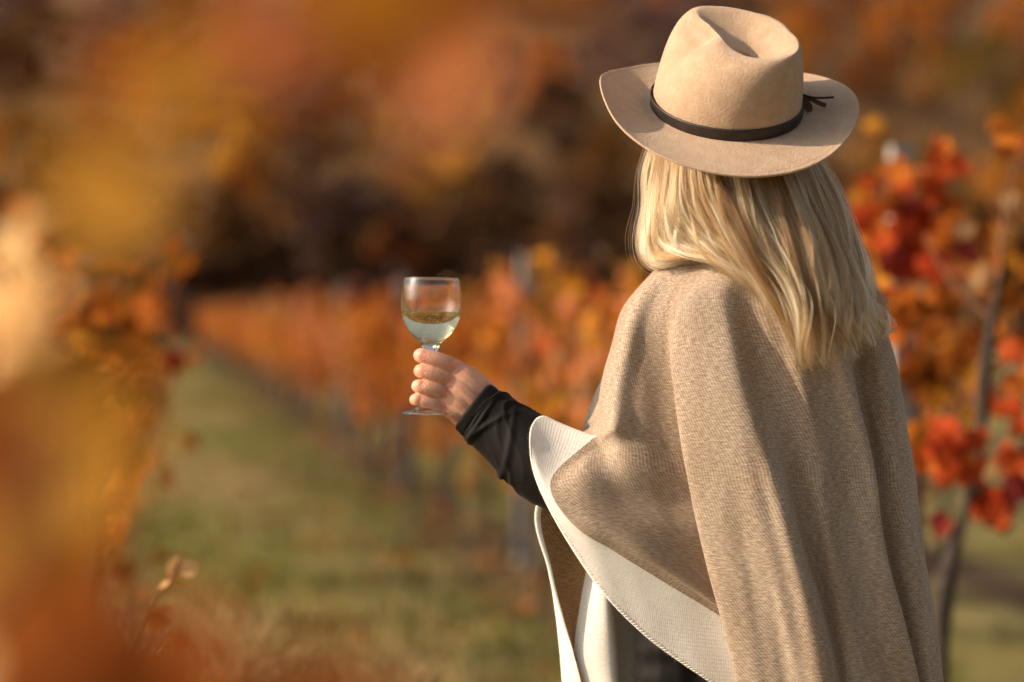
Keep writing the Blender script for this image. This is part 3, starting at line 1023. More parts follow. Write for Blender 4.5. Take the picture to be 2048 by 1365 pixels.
# --- trousers and top, grown like the body but a little larger
tr = MB()
for x in (1362, 1530, 1690):
    chain(tr, [(x * .95 + 1530 * .05, 1150, 62), (x, 1260, 62), (x, 1380, 62)], [78, 92, 96])
for sx in (1430, 1640):
    chain(tr, [(sx, 1330, 62), (sx, 1600, 40), (sx, 1960, 0), (sx, 2300, 30), (sx, gz - 130, 40)], [98, 110, 90, 84, 74])
tme = baked('trousers', tr.mesh('t', BLACK), [('REMESH', dict(mode='VOXEL', voxel_size=.006)), ('SMOOTH', dict(factor=.5, iterations=3))], [BLACK])
tv = np.empty(len(tme.vertices) * 3); tme.vertices.foreach_get('co', tv); tv = tv.reshape(-1, 3)
nv = np.empty(len(tme.vertices) * 3); tme.vertices.foreach_get('normal', nv); nv = nv.reshape(-1, 3)
hx, hz = tv @ RIGHT, tv @ UP
w1 = np.sin(hz * 120 + hx * 45 + 2.2 * np.sin(hx * 21 + hz * 9)) * np.clip(np.sin(hx * 17 + hz * 23 + 1.0), 0, 1)
w2 = np.sin(hz * 170 - hx * 60 + 1.7 * np.sin(hx * 33)) * np.clip(np.sin(hx * 29 - hz * 13 + 2.0), 0, 1)
tv = tv + nv * (.0034 * w1 + .0020 * w2)[:, None]
tme.vertices.foreach_set('co', tv.ravel()); tme.update()
obj('trousers', tme, person)
for sx in (1430, 1640):
    sh = MB()
    chain(sh, [(sx, gz - 70, 45), (sx - 20, gz - 52, 130), (sx - 45, gz - 42, 215)], [64, 54, 42])
    chain(sh, [(sx, gz - 190, 42), (sx, gz - 60, 44)], [62, 62])
    me = baked('shoe', sh.mesh('s', BLACK), [('REMESH', dict(mode='VOXEL', voxel_size=.006)), ('SMOOTH', dict(factor=.5, iterations=3))], [BLACK])
    obj('shoe', me, person)
tp = MB()
chain(tp, [(1345, 612, -8), (1430, 572, -8), (1540, 562, -8), (1630, 602, 5), (1680, 662, 25)], [56, 68, 76, 68, 57])
for x in (1430, 1530, 1630):
    chain(tp, [(x, 600, -10), (x * .8 + 1530 * .2, 800, -5), (x * .65 + 1530 * .35, 980, 5), (x * .92 + 1530 * .08, 1180, 58)], [86, 88, 78, 78])
chain(tp, [(1690, 670, 35), (1715, 860, 45), (1725, 1010, 55), (1692, 1150, 112)], [58, 54, 50, 46])
chain(tp, [(1345, 620, 12), (1290, 780, 14), (1240, 950, 4)], [54, 50, 52])
top_o = obj('black_top', baked('black_top', tp.mesh('t', BLACK), [('REMESH', dict(mode='VOXEL', voxel_size=.007)), ('SMOOTH', dict(factor=.5, iterations=3))], [BLACK]), person)


# --- the visible sleeve
def sleeve():
    ax = np.array([(944, 812, 50), (972, 834, 47), (1010, 864, 40), (1060, 905, 24), (1105, 944, 10), (1160, 975, 0), (1225, 985, -5), (1250, 940, -5)], float)
    rd = np.array([57, 60, 66, 73, 74, 66, 60, 58], float)
    n, m = 150, 96
    P, r = crom(ax, n), crom(rd, n)
    T = np.gradient(P, axis=0)
    V, = [[]]
    th = np.linspace(0, 2 * math.pi, m, endpoint=False)
    for i in range(n):
        t = T[i] / np.linalg.norm(T[i])
        side = np.cross(t, np.array([0, 0, -1.0]))        # in the picture plane, across the arm
        side /= np.linalg.norm(side)
        dp = np.cross(side, t)
        u = i / (n - 1)
        # ripples gathered towards the wrist
        wob = 0
        for c, sl, ph, w, amp, kk in [(.10, .05, .4, .014, 3.5, 1), (.15, -.07, 1.7, .016, 5.0, 1), (.19, .10, 2.9, .014, 4.5, 1), (.245, .09, 4.4, .02, 5.0, 1), (.30, -.11, 4.2, .018, 5.0, 1), (.35, .12, .9, .016, 3.5, 2), (.40, -.13, 5.2, .022, 4.5, 1), (.47, .10, 2.0, .025, 3.5, 1), (.27, .14, 1.2, .012, 3.5, 2), (.36, -.16, 3.1, .014, 3.0, 2)]:
            cc = c + sl * np.sin(th * kk + ph)
            wob = wob + amp * np.exp(-((u - cc) / w) ** 2) * np.clip(.45 + .65 * np.sin(th + ph * 1.7), 0, 1)
        wob = wob + 1.2 * np.sin(th * 3 + u * 21) * np.sin(u * 17 + 1)
        env = min(1, max(0, (u - .055) / .06))
        rr = r[i] + wob * env
        if i < 3: rr = rr - (3 - i) ** 2 * .45
        if 13 <= i <= 15: rr = rr - [1.0, 2.0, 1.0][i - 13]
        q = P[i] + np.cos(th)[:, None] * rr[:, None] * side + np.sin(th)[:, None] * rr[:, None] * .86 * dp
        V.append(SV(q))
    # turned-in rim
    V.insert(0, SV(P[0] + np.cos(th)[:, None] * (r[0] - 8) * np.array([side0 for side0 in [np.cross(T[0] / np.linalg.norm(T[0]), [0, 0, -1.0])]])[0] / np.linalg.norm(np.cross(T[0] / np.linalg.norm(T[0]), [0, 0, -1.0])) + np.sin(th)[:, None] * (r[0] - 8) * .86 * np.array([0, 0, 1.0]) + np.array([12, 9, 0])))
    v = np.concatenate(V)
    return mesh('sleeve', v, grid_faces(n + 1, m, True), BLACK)


obj('sleeve', sleeve(), top_o)


# --- poncho
def wool(name, c_lo, c_mid, c_hi, twill=1.0):
    m, nt, p, out = mat(name)
    uv = N(nt, 'ShaderNodeUVMap')
    uv.uv_map = 'uv'
    sep = N(nt, 'ShaderNodeSeparateXYZ')
    nt.links.new(uv.outputs[0], sep.inputs[0])

    def math2(op, a, b, c=None):
        n = N(nt, 'ShaderNodeMath', operation=op)
        for k, s in enumerate((a, b, c)):
            if s is None: continue
            if isinstance(s, (int, float)): n.inputs[k].default_value = s
            else: nt.links.new(s, n.inputs[k])
        return n.outputs[0]
    # melange drawn out along the weft
    mp = N(nt, 'ShaderNodeMapping'); mp.inputs['Scale'].default_value = (110, 430, 1)
    nt.links.new(uv.outputs[0], mp.inputs[0])
    n1 = noise(nt, mp.outputs[0], 1, 4, .7)
    mp2 = N(nt, 'ShaderNodeMapping'); mp2.inputs['Scale'].default_value = (11, 2.2, 1); mp2.inputs['Rotation'].default_value = (0, 0, .25)
    nt.links.new(uv.outputs[0], mp2.inputs[0])
    n2 = noise(nt, mp2.outputs[0], 1, 4, .6)
    # twill ribs and the weft floats across them
    rib = math2('SINE', math2('ADD', math2('MULTIPLY', sep.outputs[0], 1080.0), math2('MULTIPLY', sep.outputs[1], 1080.0)), None)
    fl = math2('SINE', math2('ADD', math2('MULTIPLY', sep.outputs[1], 1900.0), math2('MULTIPLY', sep.outputs[0], -420.0)), None)
    weave = math2('MULTIPLY_ADD', math2('MULTIPLY', rib, fl), .25, .5)
    mixv = math2('ADD', math2('MULTIPLY', n1.outputs['Fac'], .70), math2('ADD', math2('MULTIPLY', n2.outputs['Fac'], .36), math2('MULTIPLY', math2('SUBTRACT', weave, .5), .36 * twill)))
    r = ramp(nt, mixv, [(0.33, c_lo), (0.51, c_mid), (0.70, c_hi)])
    nt.links.new(r.outputs['Color'], p.inputs['Base Color'])
    p.inputs['Roughness'].default_value = .95
    p.inputs['Specular IOR Level'].default_value = .12
    p.inputs['Sheen Weight'].default_value = .25
    p.inputs['Sheen Roughness'].default_value = .5
    p.inputs['Sheen Tint'].default_value = (1, .9, .8, 1)
    h = math2('ADD', math2('MULTIPLY', weave, .7), math2('MULTIPLY', n1.outputs['Fac'], .6))
    bump(nt, h, p, .55, .0011)
    return m


TAN = wool('tan_wool', (0.17, 0.112, 0.074), (0.325, 0.236, 0.168), (0.58, 0.49, 0.41))
BROWN = wool('brown_wool', (0.20, 0.10, 0.035), (0.32, 0.175, 0.075), (0.52, 0.34, 0.20))
WHITE = wool('cream_wool', (0.66, 0.60, 0.54), (0.82, 0.78, 0.73), (0.88, 0.85, 0.81), .3)

ys = None
X = {}
BACK = [
    # 0 far side of the shoulder, then the hem
    [(1335, 548, 90), (1268, 618, 85), (1238, 698, 80), (1216, 785, 65), (1168, 866, 45), (1084, 833, 8), (1059, 880, -50), (1082, 985, -62), (1178, 1150, -66), (1287, 1270, -66), (1432, 1374, -62), (1520, 1440, -60)],
    # 1 outline of the shoulder, then the cream border's upper edge
    [(1318, 532, 30), (1250, 612, 5), (1222, 700, 5), (1200, 788, 0), (1198, 866, -20), (1178, 886, -30), (1102, 962, -74), (1141, 1043, -88), (1232, 1104, -86), (1332, 1166, -80), (1466, 1250, -74), (1560, 1335, -70)],
    # 2 swell over the upper arm
    [(1345, 522, -35), (1276, 598, -66), (1246, 700, -76), (1228, 795, -80), (1224, 858, -92), (1204, 894, -40), (1170, 958, -92), (1196, 1032, -100), (1280, 1100, -104), (1376, 1166, -92), (1492, 1255, -80), (1580, 1335, -74)],
    # 3 hollow beside the arm
    [(1385, 514, -66), (1312, 606, -84), (1288, 702, -80), (1276, 796, -80), (1274, 868, -86), (1256, 928, -88), (1262, 990, -86), (1300, 1052, -98), (1372, 1122, -88), (1448, 1192, -78), (1532, 1272, -70), (1612, 1345, -66)],
    # 4 hollow tucked behind the broad fold
    [(1408, 511, -80), (1338, 616, -104), (1342, 718, -94), (1362, 808, -90), (1382, 890, -86), (1398, 960, -80), (1418, 1022, -76), (1440, 1088, -80), (1476, 1162, -72), (1520, 1242, -64), (1580, 1322, -60), (1650, 1400, -56)],
    # 5 left edge of the broad fold
    [(1428, 511, -92), (1366, 598, -122), (1346, 700, -126), (1353, 800, -132), (1366, 890, -136), (1379, 960, -140), (1395, 1040, -144), (1413, 1120, -146), (1438, 1215, -150), (1461, 1310, -152), (1484, 1420, -154), (1505, 1510, -155)],
    # 6 its face
    [(1458, 514, -106), (1402, 588, -140), (1398, 690, -156), (1416, 800, -168), (1436, 890, -174), (1458, 970, -178), (1482, 1050, -182), (1508, 1130, -185), (1538, 1220, -188), (1570, 1310, -190), (1598, 1420, -190), (1622, 1510, -190)],
    # 7 its right edge
    [(1490, 518, -118), (1446, 588, -150), (1462, 690, -174), (1492, 800, -188), (1523, 890, -196), (1550, 970, -200), (1574, 1050, -204), (1597, 1130, -206), (1622, 1210, -208), (1645, 1310, -208), (1667, 1420, -208), (1688, 1510, -208)],
    # 8 hollow right of it
    [(1535, 522, -130), (1500, 600, -142), (1506, 690, -146), (1534, 800, -146), (1560, 890, -146), (1586, 970, -146), (1608, 1050, -146), (1628, 1130, -146), (1649, 1210, -146), (1670, 1310, -146), (1691, 1420, -146), (1710, 1510, -146)],
    # 9 soft second ridge
    [(1590, 528, -142), (1584, 610, -160), (1598, 700, -160), (1614, 800, -160), (1630, 890, -160), (1644, 970, -160), (1656, 1050, -160), (1667, 1130, -160), (1681, 1210, -160), (1698, 1310, -160), (1716, 1420, -160), (1732, 1510, -160)],
    # 10 falling away
    [(1640, 536, -140), (1640, 618, -130), (1652, 706, -130), (1668, 800, -130), (1686, 890, -130), (1700, 970, -130), (1712, 1050, -130), (1724, 1130, -130), (1742, 1210, -130), (1764, 1310, -130), (1786, 1420, -130), (1803, 1510, -130)],
    # 11 third ridge
    [(1684, 552, -128), (1684, 630, -130), (1690, 715, -130), (1714, 800, -130), (1737, 890, -130), (1751, 970, -130), (1763, 1050, -130), (1778, 1130, -130), (1800, 1210, -130), (1824, 1310, -130), (1848, 1420, -130), (1865, 1510, -130)],
    # 12 hollow behind it
    [(1710, 566, -105), (1712, 640, -100), (1712, 715, -56), (1722, 800, -56), (1739, 890, -56), (1749, 970, -56), (1759, 1050, -56), (1771, 1130, -56), (1790, 1210, -56), (1812, 1310, -56), (1835, 1420, -56), (1852, 1510, -56)],
    # 13 last fold
    [(1736, 588, -78), (1746, 650, -70), (1757, 724, -70), (1773, 800, -70), (1789, 890, -70), (1801, 970, -70), (1812, 1050, -70), (1825, 1130, -70), (1840, 1210, -70), (1854, 1310, -70), (1870, 1420, -70), (1884, 1510, -70)],
    # 14 right outline
    [(1752, 606, -34), (1771, 660, -24), (1789, 724, -16), (1804, 800, -12), (1819, 890, -10), (1831, 970, -8), (1842, 1050, -6), (1853, 1130, -4), (1866, 1210, 0), (1877, 1310, 0), (1889, 1420, 0), (1900, 1510, 0)],
    # 15, 16 round to the front
    [(1748, 612, 20), (1762, 664, 60), (1778, 726, 80), (1792, 800, 95), (1806, 890, 105), (1818, 970, 110), (1828, 1050, 116), (1838, 1130, 120), (1850, 1210, 124), (1860, 1310, 128), (1872, 1420, 130), (1882, 1510, 130)],
    [(1700, 600, 60), (1700, 660, 120), (1705, 730, 150), (1712, 800, 170), (1722, 890, 185), (1730, 970, 195), (1738, 1050, 200), (1745, 1130, 205), (1752, 1210, 210), (1760, 1310, 212), (1768, 1420, 214), (1775, 1510, 215)],
]
FRONT = [
    # stations: 545 615 700 785 840 890 1000 1130 1230 1302 1365 1450 1520
    [(1335, 548, 94), (1266, 618, 92), (1232, 700, 96), (1190, 790, 120), (1170, 845, 122), (1165, 900, 115), (1082, 1004, 96), (1097, 1121, 100), (1113, 1230, 104), (1120, 1302, 106), (1125, 1365, 108), (1132, 1450, 110), (1138, 1520, 112)],
    [(1345, 550, 110), (1280, 620, 112), (1245, 700, 116), (1208, 795, 62), (1198, 858, 42), (1190, 905, 42), (1084, 1010, 84), (1104, 1145, 84), (1126, 1235, 82), (1146, 1302, 82), (1162, 1365, 82), (1182, 1450, 84), (1198, 1520, 84)],
    [(1370, 552, 140), (1320, 622, 150), (1295, 700, 150), (1262, 800, 120), (1240, 860, 90), (1222, 920, 90), (1200, 1010, 112), (1172, 1145, 108), (1158, 1225, 100), (1149, 1302, 92), (1166, 1365, 90), (1187, 1450, 90), (1203, 1520, 90)],
    [(1385, 554, 150), (1345, 624, 165), (1325, 700, 170), (1290, 800, 165), (1265, 860, 150), (1240, 920, 130), (1216, 1010, 104), (1214, 1145, 84), (1216, 1225, 74), (1222, 1302, 70), (1228, 1365, 70), (1240, 1450, 72), (1250, 1520, 74)],
    [(1400, 556, 150), (1372, 626, 178), (1360, 704, 185), (1345, 800, 190), (1330, 870, 185), (1310, 940, 180), (1282, 1020, 165), (1266, 1145, 140), (1262, 1225, 130), (1262, 1302, 126), (1262, 1365, 126), (1266, 1450, 126), (1270, 1520, 126)],
    [(1480, 560, 130), (1470, 640, 190), (1460, 720, 210), (1450, 800, 220), (1445, 880, 220), (1440, 960, 220), (1435, 1050, 220), (1430, 1150, 215), (1428, 1230, 212), (1426, 1302, 210), (1425, 1370, 210), (1425, 1450, 210), (1425, 1520, 210)],
    [(1600, 570, 110), (1600, 640, 180), (1602, 720, 205), (1604, 800, 220), (1606, 880, 228), (1610, 960, 232), (1614, 1050, 236), (1618, 1150, 238), (1622, 1230, 240), (1626, 1302, 240), (1630, 1370, 240), (1632, 1450, 240), (1634, 1510, 240)],
    [(1698, 600, 58), (1700, 662, 118), (1706, 732, 150), (1713, 800, 172), (1723, 890, 188), (1731, 970, 198), (1739, 1050, 203), (1746, 1130, 207), (1752, 1210, 211), (1757, 1302, 213), (1763, 1370, 214), (1768, 1440, 215), (1774, 1505, 216)],
]


def loft(net, nu, nv, white, brown, name, wr=1.0):
    C = np.array(net, float)                     # lines x stations x 3
    A = crom(C, nu)                              # across the lines
    B = crom(np.swapaxes(A, 0, 1), nv)           # along them -> nv x nu x 3
    k = (len(net) - 1)
    u = np.linspace(0, k, nu)
    v = np.linspace(0, len(net[0]) - 1, nv)
    P = SV(B)
    # shallow irregular rumples, along the normal
    du = np.gradient(P, axis=1); dv = np.gradient(P, axis=0)
    nn = np.cross(du, dv)
    nn /= np.linalg.norm(nn, axis=2)[..., None] + 1e-12
    x, y = B[..., 0], B[..., 1]
    a_ = x - y * .26                          # runs with the folds
    w = (.9 * np.sin(a_ * .052 + 1.3 * np.sin(y * .006 + 1)) * (.5 + .5 * np.sin(y * .008 + x * .011)) + .6 * np.sin(a_ * .093 + 2.0 * np.sin(y * .007)) * (.5 + .5 * np.sin(y * .011 - x * .017 + 2))
         + .35 * np.sin(y * .041 + x * .027 + 1.5 * np.sin(x * .02)) * (.5 + .5 * np.sin(x * .019 + y * .005)))
    back_ = np.clip((x - 1480) / 60, 0, 1)
    w = w + back_ * (1.7 * np.sin(a_ * .085 + .9 * np.sin(y * .007)) * (.55 + .45 * np.sin(y * .006 + 1.5)) + .8 * np.sin(a_ * .15 + 1.4 * np.sin(y * .009 + 1)))
    P = P + nn * (w * K * 1.25 * wr)[..., None]
    # metric uv from arc lengths
    su = np.cumsum(np.concatenate([np.zeros((nv, 1)), np.linalg.norm(np.diff(P, axis=1), axis=2)], 1), 1)
    sv = np.cumsum(np.concatenate([np.zeros((1, nu)), np.linalg.norm(np.diff(P, axis=0), axis=2)], 0), 0)
    um = su.mean(0)[None, :].repeat(nv, 0) * .6 + su * .4
    vm = sv.mean(1)[:, None].repeat(nu, 1)
    uv = np.stack([um, vm], 2).reshape(-1, 2)
    f = grid_faces(nv, nu)
    mi = []
    for i in range(nv - 1):
        for j in range(nu - 1):
            uu, vv = (u[j] + u[j + 1]) / 2, (v[i] + v[i + 1]) / 2
            mi.append(1 if white(uu, vv) else (2 if brown(uu, vv) else 0))
    me = mesh(name, P.reshape(-1, 3), f, [TAN, WHITE, BROWN], True, mi, uv)
    return me, P, B, u, v


def back_white(u, v):
    if v > 10.55: return True
    return u < 1.0 and v > 4.25


back_me, BP, BB, bu, bv = loft(BACK, 420, 300, back_white, lambda u, v: False, 'poncho_back')
bo = obj('poncho', back_me, person)
bo['label'] = 'beige woven wool poncho with a cream border'
front_me, FP, FB, fu, fv = loft(FRONT, 180, 220, lambda u, v: (u < 1.0 and v > 5.4) or (u >= 2.0 and v > 6.0) or v > 11.6, lambda u, v: v > 5.4, 'poncho_front', .6)
fo = obj('front_panel', front_me, bo)
for o_ in (bo, fo):
    md = o_.modifiers.new('thickness', 'SOLIDIFY')
    md.thickness = .0026
    md.offset = 0


# whipped edge along the hem: small slanting stitches
def whip():
    b = MB()
    col0 = BP[:, 0, :]
    # hem = first column of the back panel from station 4.6 down
    sel = [i for i in range(len(bv)) if bv[i] > 5.2]
    pts = crom(col0[sel], 900)
    s = np.concatenate([[0], np.cumsum(np.linalg.norm(np.diff(pts, axis=0), axis=1))])
    inn = crom(BP[sel, 9, :], 900)
    g_ = np.random.default_rng(4)
    for q in np.arange(.004, s[-1], .0050):
        q = q + g_.uniform(-.0008, .0008)
        i = int(np.searchsorted(s, q))
        j = min(i + 6, len(pts) - 1)
        if i >= len(pts): break
        d = inn[j] - pts[j]
        d = d / (np.linalg.norm(d) + 1e-9) * .007
        nn = -FWD * .0017
        b.tube([pts[i] + d * .02 + nn * .3, pts[i] + d * .1 + nn * .8, pts[j] + d * .55 + nn * .85, pts[j] + d * g_.uniform(.8, 1.1) + nn * .4], [.0004, .0007, .0007, .0003], 5)
    o = obj('hem_stitching', b.mesh('hem_stitching', WHITE), bo)


whip()


# short fibres standing off the wool
def nap(name, P, N_, n, lo, hi, m, parent, seed):
    g = np.random.default_rng(seed)
    i = g.integers(0, len(P), n)
    p, q = P[i], N_[i]
    sgn = np.where(g.uniform(0, 1, n) < .5, -1, 1)[:, None]
    d = q * sgn + g.normal(0, .8, (n, 3))
    d /= np.linalg.norm(d, axis=1)[:, None]
    e = d + g.normal(0, .7, (n, 3))
    e /= np.linalg.norm(e, axis=1)[:, None]
    L = g.uniform(lo, hi, n)[:, None]
    C = np.stack([p, p + d * L * .5, p + d * L * .5 + e * L * .5], 1)
    hc = bpy.data.hair_curves.new(name)
    hc.add_curves([3] * n)
    hc.position_data.foreach_set('vector', C.reshape(-1).astype(np.float32))
    ra = hc.attributes.new('radius', 'FLOAT', 'POINT')
    ra.data.foreach_set('value', np.tile([.00008, .00006, .00002], n).astype(np.float32))
    hc.materials.append(m)
    o = bpy.data.objects.new(name, hc)
    COL.objects.link(o)
    adopt(o, parent)


def fibre(name, c):
    m, nt, p, out = mat(name)
    p.inputs['Base Color'].default_value = (*c, 1)
    p.inputs['Roughness'].default_value = .9
    return m


du_, dv_ = np.gradient(BP, axis=1), np.gradient(BP, axis=0)
BN = np.cross(du_, dv_)
BN /= np.linalg.norm(BN, axis=2)[..., None] + 1e-12
nap('wool_nap', BP[:, :370].reshape(-1, 3), BN[:, :370].reshape(-1, 3), 26000, .002, .0045, fibre('wool_fibre', (.55, .44, .34)), bo, 8)
hem = BP[150:, :14]
nap('hem_nap', hem.reshape(-1, 3), BN[150:, :14].reshape(-1, 3), 3000, .002, .005, fibre('cream_fibre', (.8, .75, .7)), bo, 9)
fe = FP[90:, :3]
nap('hem_nap', fe.reshape(-1, 3), np.tile(-RIGHT, (fe.shape[0] * 3, 1)), 1500, .002, .005, bpy.data.materials['cream_fibre'], bo, 10)


# ------------------------------------------------------------------ hat
def felt_mat():
    m, nt, p, out = mat('beige_felt')
    tc = N(nt, 'ShaderNodeTexCoord')
    n1 = noise(nt, tc.outputs['Object'], 55, 5, .7)
    n2 = noise(nt, tc.outputs['Object'], 700, 4, .7)
    mx = N(nt, 'ShaderNodeMath', operation='MULTIPLY_ADD'); mx.inputs[1].default_value = .45
    nt.links.new(n2.outputs['Fac'], mx.inputs[0]); nt.links.new(n1.outputs['Fac'], mx.inputs[2])
    r = ramp(nt, mx.outputs[0], [(0.35, (0.42, 0.275, 0.175)), (0.72, (0.50, 0.345, 0.235)), (1.0, (0.57, 0.42, 0.31))])
    nt.links.new(r.outputs['Color'], p.inputs['Base Color'])
    p.inputs['Roughness'].default_value = .95
    p.inputs['Specular IOR Level'].default_value = .1
    p.inputs['Sheen Weight'].default_value = .3
    p.inputs['Sheen Roughness'].default_value = .45
    p.inputs['Sheen Tint'].default_value = (1, .92, .82, 1)
    n3 = noise(nt, tc.outputs['Object'], 260, 4, .75)
    bump(nt, n3.outputs['Fac'], p, .8, .0022)
    return m


FELT = felt_mat()
LEATHER = simple('dark_leather', (0.016, 0.011, 0.010), (0.034, 0.022, 0.018), 90, .5, .25, .0006, 5, .4)
SUEDE = simple('brown_leather', (0.075, 0.032, 0.016), (0.13, 0.058, 0.03), 120, .7, .3, .0006)

TAU = R(31)
HE1, HE2, HN = RIGHT, FWD * math.cos(TAU) + UP * math.sin(TAU), UP * math.cos(TAU) - FWD * math.sin(TAU)
HC = S(1452, 220, -10)


def HP(x, y, z):
    x, y, z = (np.asarray(q, float)[..., None] for q in (x, y, z))
    return HC + K * (x * HE1 + y * HE2 + z * HN)


def per(table, th):
    a = np.array([t[0] for t in table], float); v = np.array([t[1] for t in table], float)
    # smooth periodic interpolation through cosine-free cubic
    out = np.empty_like(th)
    n = len(a)
    for q, t in enumerate(np.degrees(th) % 360):
        i = int(np.searchsorted(a, t, side='right') - 1) % n
        a0, a1 = a[i], a[(i + 1) % n] + (360 if i == n - 1 else 0)
        u = (t - a0) / (a1 - a0)
        p0, p1, p2, p3 = v[(i - 1) % n], v[i], v[(i + 1) % n], v[(i + 2) % n]
        m1, m2 = (p2 - p0) / 2, (p3 - p1) / 2
        out[q] = (2 * u ** 3 - 3 * u ** 2 + 1) * p1 + (u ** 3 - 2 * u ** 2 + u) * m1 + (-2 * u ** 3 + 3 * u ** 2) * p2 + (u ** 3 - u ** 2) * m2
    return out


NT = 192
TH = np.linspace(0, 2 * math.pi, NT, endpoint=False)
A_, B_ = 156.0, 137.0
rel = TH - R(135)
RB = A_ * B_ / np.sqrt((B_ * np.cos(rel)) ** 2 + (A_ * np.sin(rel)) ** 2)     # head oval
RIM = per([(0, 82), (22, 77), (45, 78), (68, 88), (90, 104), (112, 124), (130, 135), (142, 118), (158, 80), (180, 60), (202, 54), (225, 57), (248, 69), (270, 88), (292, 110), (315, 121), (338, 104)], TH)
HCROWN = 170.0


def crown_top():
    return per([(0, 170), (45, 172), (90, 172), (135, 176), (180, 168), (225, 158), (270, 154), (315, 162)], TH)


def crown_mesh():
    V = []
    bx, by = RB * np.cos(TH), RB * np.sin(TH)
    rx, ry = 32 + RIM * np.cos(TH), RIM * np.sin(TH)
    # near the pinch the side dents inwards
    pinch = np.exp(-((np.degrees(TH) - 172) / 26) ** 2) + .8 * np.exp(-((np.degrees(TH) - 92) / 24) ** 2)
    deg = np.degrees(TH)
    ex = 2 / (2.6 - 1.1 * np.exp(-((deg - 178) / 36) ** 2) - .3 * np.exp(-((deg - 235) / 40) ** 2) - .55 * np.exp(-(((deg + 180) % 360 - 180) / 45) ** 2))
    HT = crown_top()
    for t in np.linspace(0, 1, 44):
        q = t * math.pi / 2
        h = HT * math.sin(q) ** ex
        b = 1 - max(math.cos(q), 1e-9) ** ex
        g = 1 + .02 * math.sin(t * math.pi)
        x, y = (bx * (1 - b) + rx * b) * g, (by * (1 - b) + ry * b) * g
        z = h - pinch * 16 * math.exp(-((t - .80) / .16) ** 2)
        dent = pinch * 9 * math.exp(-((t - .72) / .18) ** 2)
        n_ = np.hypot(x - 20, y) + 1e-9
        x, y = x - (x - 20) / n_ * dent, y - y / n_ * dent
        V.append(HP(x, y, z))
    for rho in list(np.linspace(.985, .1, 26)) + [.001]:
        dpt = 38 * (1 - rho ** 2.0) ** 1.45
        # floor runs up towards the pinch
        V.append(HP(32 + RIM * rho * np.cos(TH) + 6 * (1 - rho), RIM * rho * np.sin(TH) - 8 * (1 - rho), HT * rho ** .3 + (HCROWN - 10) * (1 - rho ** .3) - dpt))
    return mesh('hat_crown', np.concatenate(V), grid_faces(len(V), NT, True), FELT)


def brim_pts():
    hb = per([(0, 27), (18, 22), (38, 9), (58, -3), (90, -2), (118, 8), (140, 24), (160, 50), (176, 68), (190, 64), (208, 40), (226, 21), (248, 4), (270, -7), (295, -8), (315, 0), (332, 14), (346, 23)], TH)
    cx, cy = 3.0, -18.0
    T = np.concatenate([np.linspace(0, .9, 22), [.915, .93, .945], np.linspace(.955, 1, 7)])
    rows = []
    for t in T:
        x = RB * np.cos(TH) * (1 - t) + (cx + 255 * np.cos(TH)) * t
        y = RB * np.sin(TH) * (1 - t) + (cy + 255 * np.sin(TH)) * t
        z = hb * t ** 1.7 + 3.5 * (1 - t) ** 4 + 1.2 * np.sin(TH * 3 + 1) * t
        if abs(t - .93) < 1e-6: z = z - 1.0
        rows.append((x, y, z))
    return rows


def brim_mesh():
    rows = brim_pts()
    V = [HP(*r) for r in rows]
    x, y, z = rows[-1]
    for q in np.linspace(0, math.pi, 8)[1:-1]:
        V.append(HP(x * (1 + .009 * math.sin(q)), y * (1 + .009 * math.sin(q)), z - 2.6 + 2.6 * math.cos(q)))
    for x, y, z in rows[::-1]: V.append(HP(x, y, z - 5.2))
    return mesh('hat_brim', np.concatenate(V), grid_faces(len(V), NT, True), FELT)


hat = empty('felt_hat', HC)
tag(hat, 'beige felt hat with pinched crown and dark leather band on the blond head', 'hat')
cro = obj('crown', crown_mesh(), hat)
bri = obj('brim', brim_mesh(), hat)
for part_, n_ in ((cro, 9000), (bri, 11000)):
    me_ = part_.data
    pv = np.empty(len(me_.vertices) * 3); me_.vertices.foreach_get('co', pv)
    pn = np.empty(len(me_.vertices) * 3); me_.vertices.foreach_get('normal', pn)
    nap('felt_nap', pv.reshape(-1, 3), pn.reshape(-1, 3), n_, .001, .0022, bpy.data.materials.get('felt_fibre') or fibre('felt_fibre', (.6, .46, .34)), part_, n_)


def band():
    V = []
    prof = [(1.0, 3), (3.2, 3.5), (4.0, 6), (4.0, 24), (3.4, 27), (1.0, 27.5)]
    for off, z in prof:
        s = 1 + .012 * math.sin(z / 170 * math.pi)
        x = (RB * s + off) * np.cos(TH); y = (RB * s + off) * np.sin(TH)
        V.append(HP(x, y, np.full(NT, z) + 1.5 * np.sin(TH + 2)))
    return mesh('hat_band', np.concatenate(V), grid_faces(len(V), NT, True), LEATHER)


bnd = obj('hat_band', band(), hat)


def strap(pts, w, tk, m, name):
    """flat leather strip through photo points; w gives half widths"""
    P = crom(np.array([S(*p) for p in pts]), 14)
    w = crom(np.asarray(w, float), 14) * K
    T = np.gradient(P, axis=0)
    V = []
    for p, t, ww in zip(P, T, w):
        t = t / np.linalg.norm(t)
        s = np.cross(t, FWD + UP * .4)
        s /= np.linalg.norm(s)
        n = np.cross(s, t)
        for a, b in ((-1, -1), (1, -1), (1, 1), (-1, 1)): V.append(p + s * ww * a + n * tk * K * b)
    f = grid_faces(14, 4, True) + [(3, 2, 1, 0), (52, 53, 54, 55)]
    return obj(name, mesh(name, V, f, m, False), bnd)


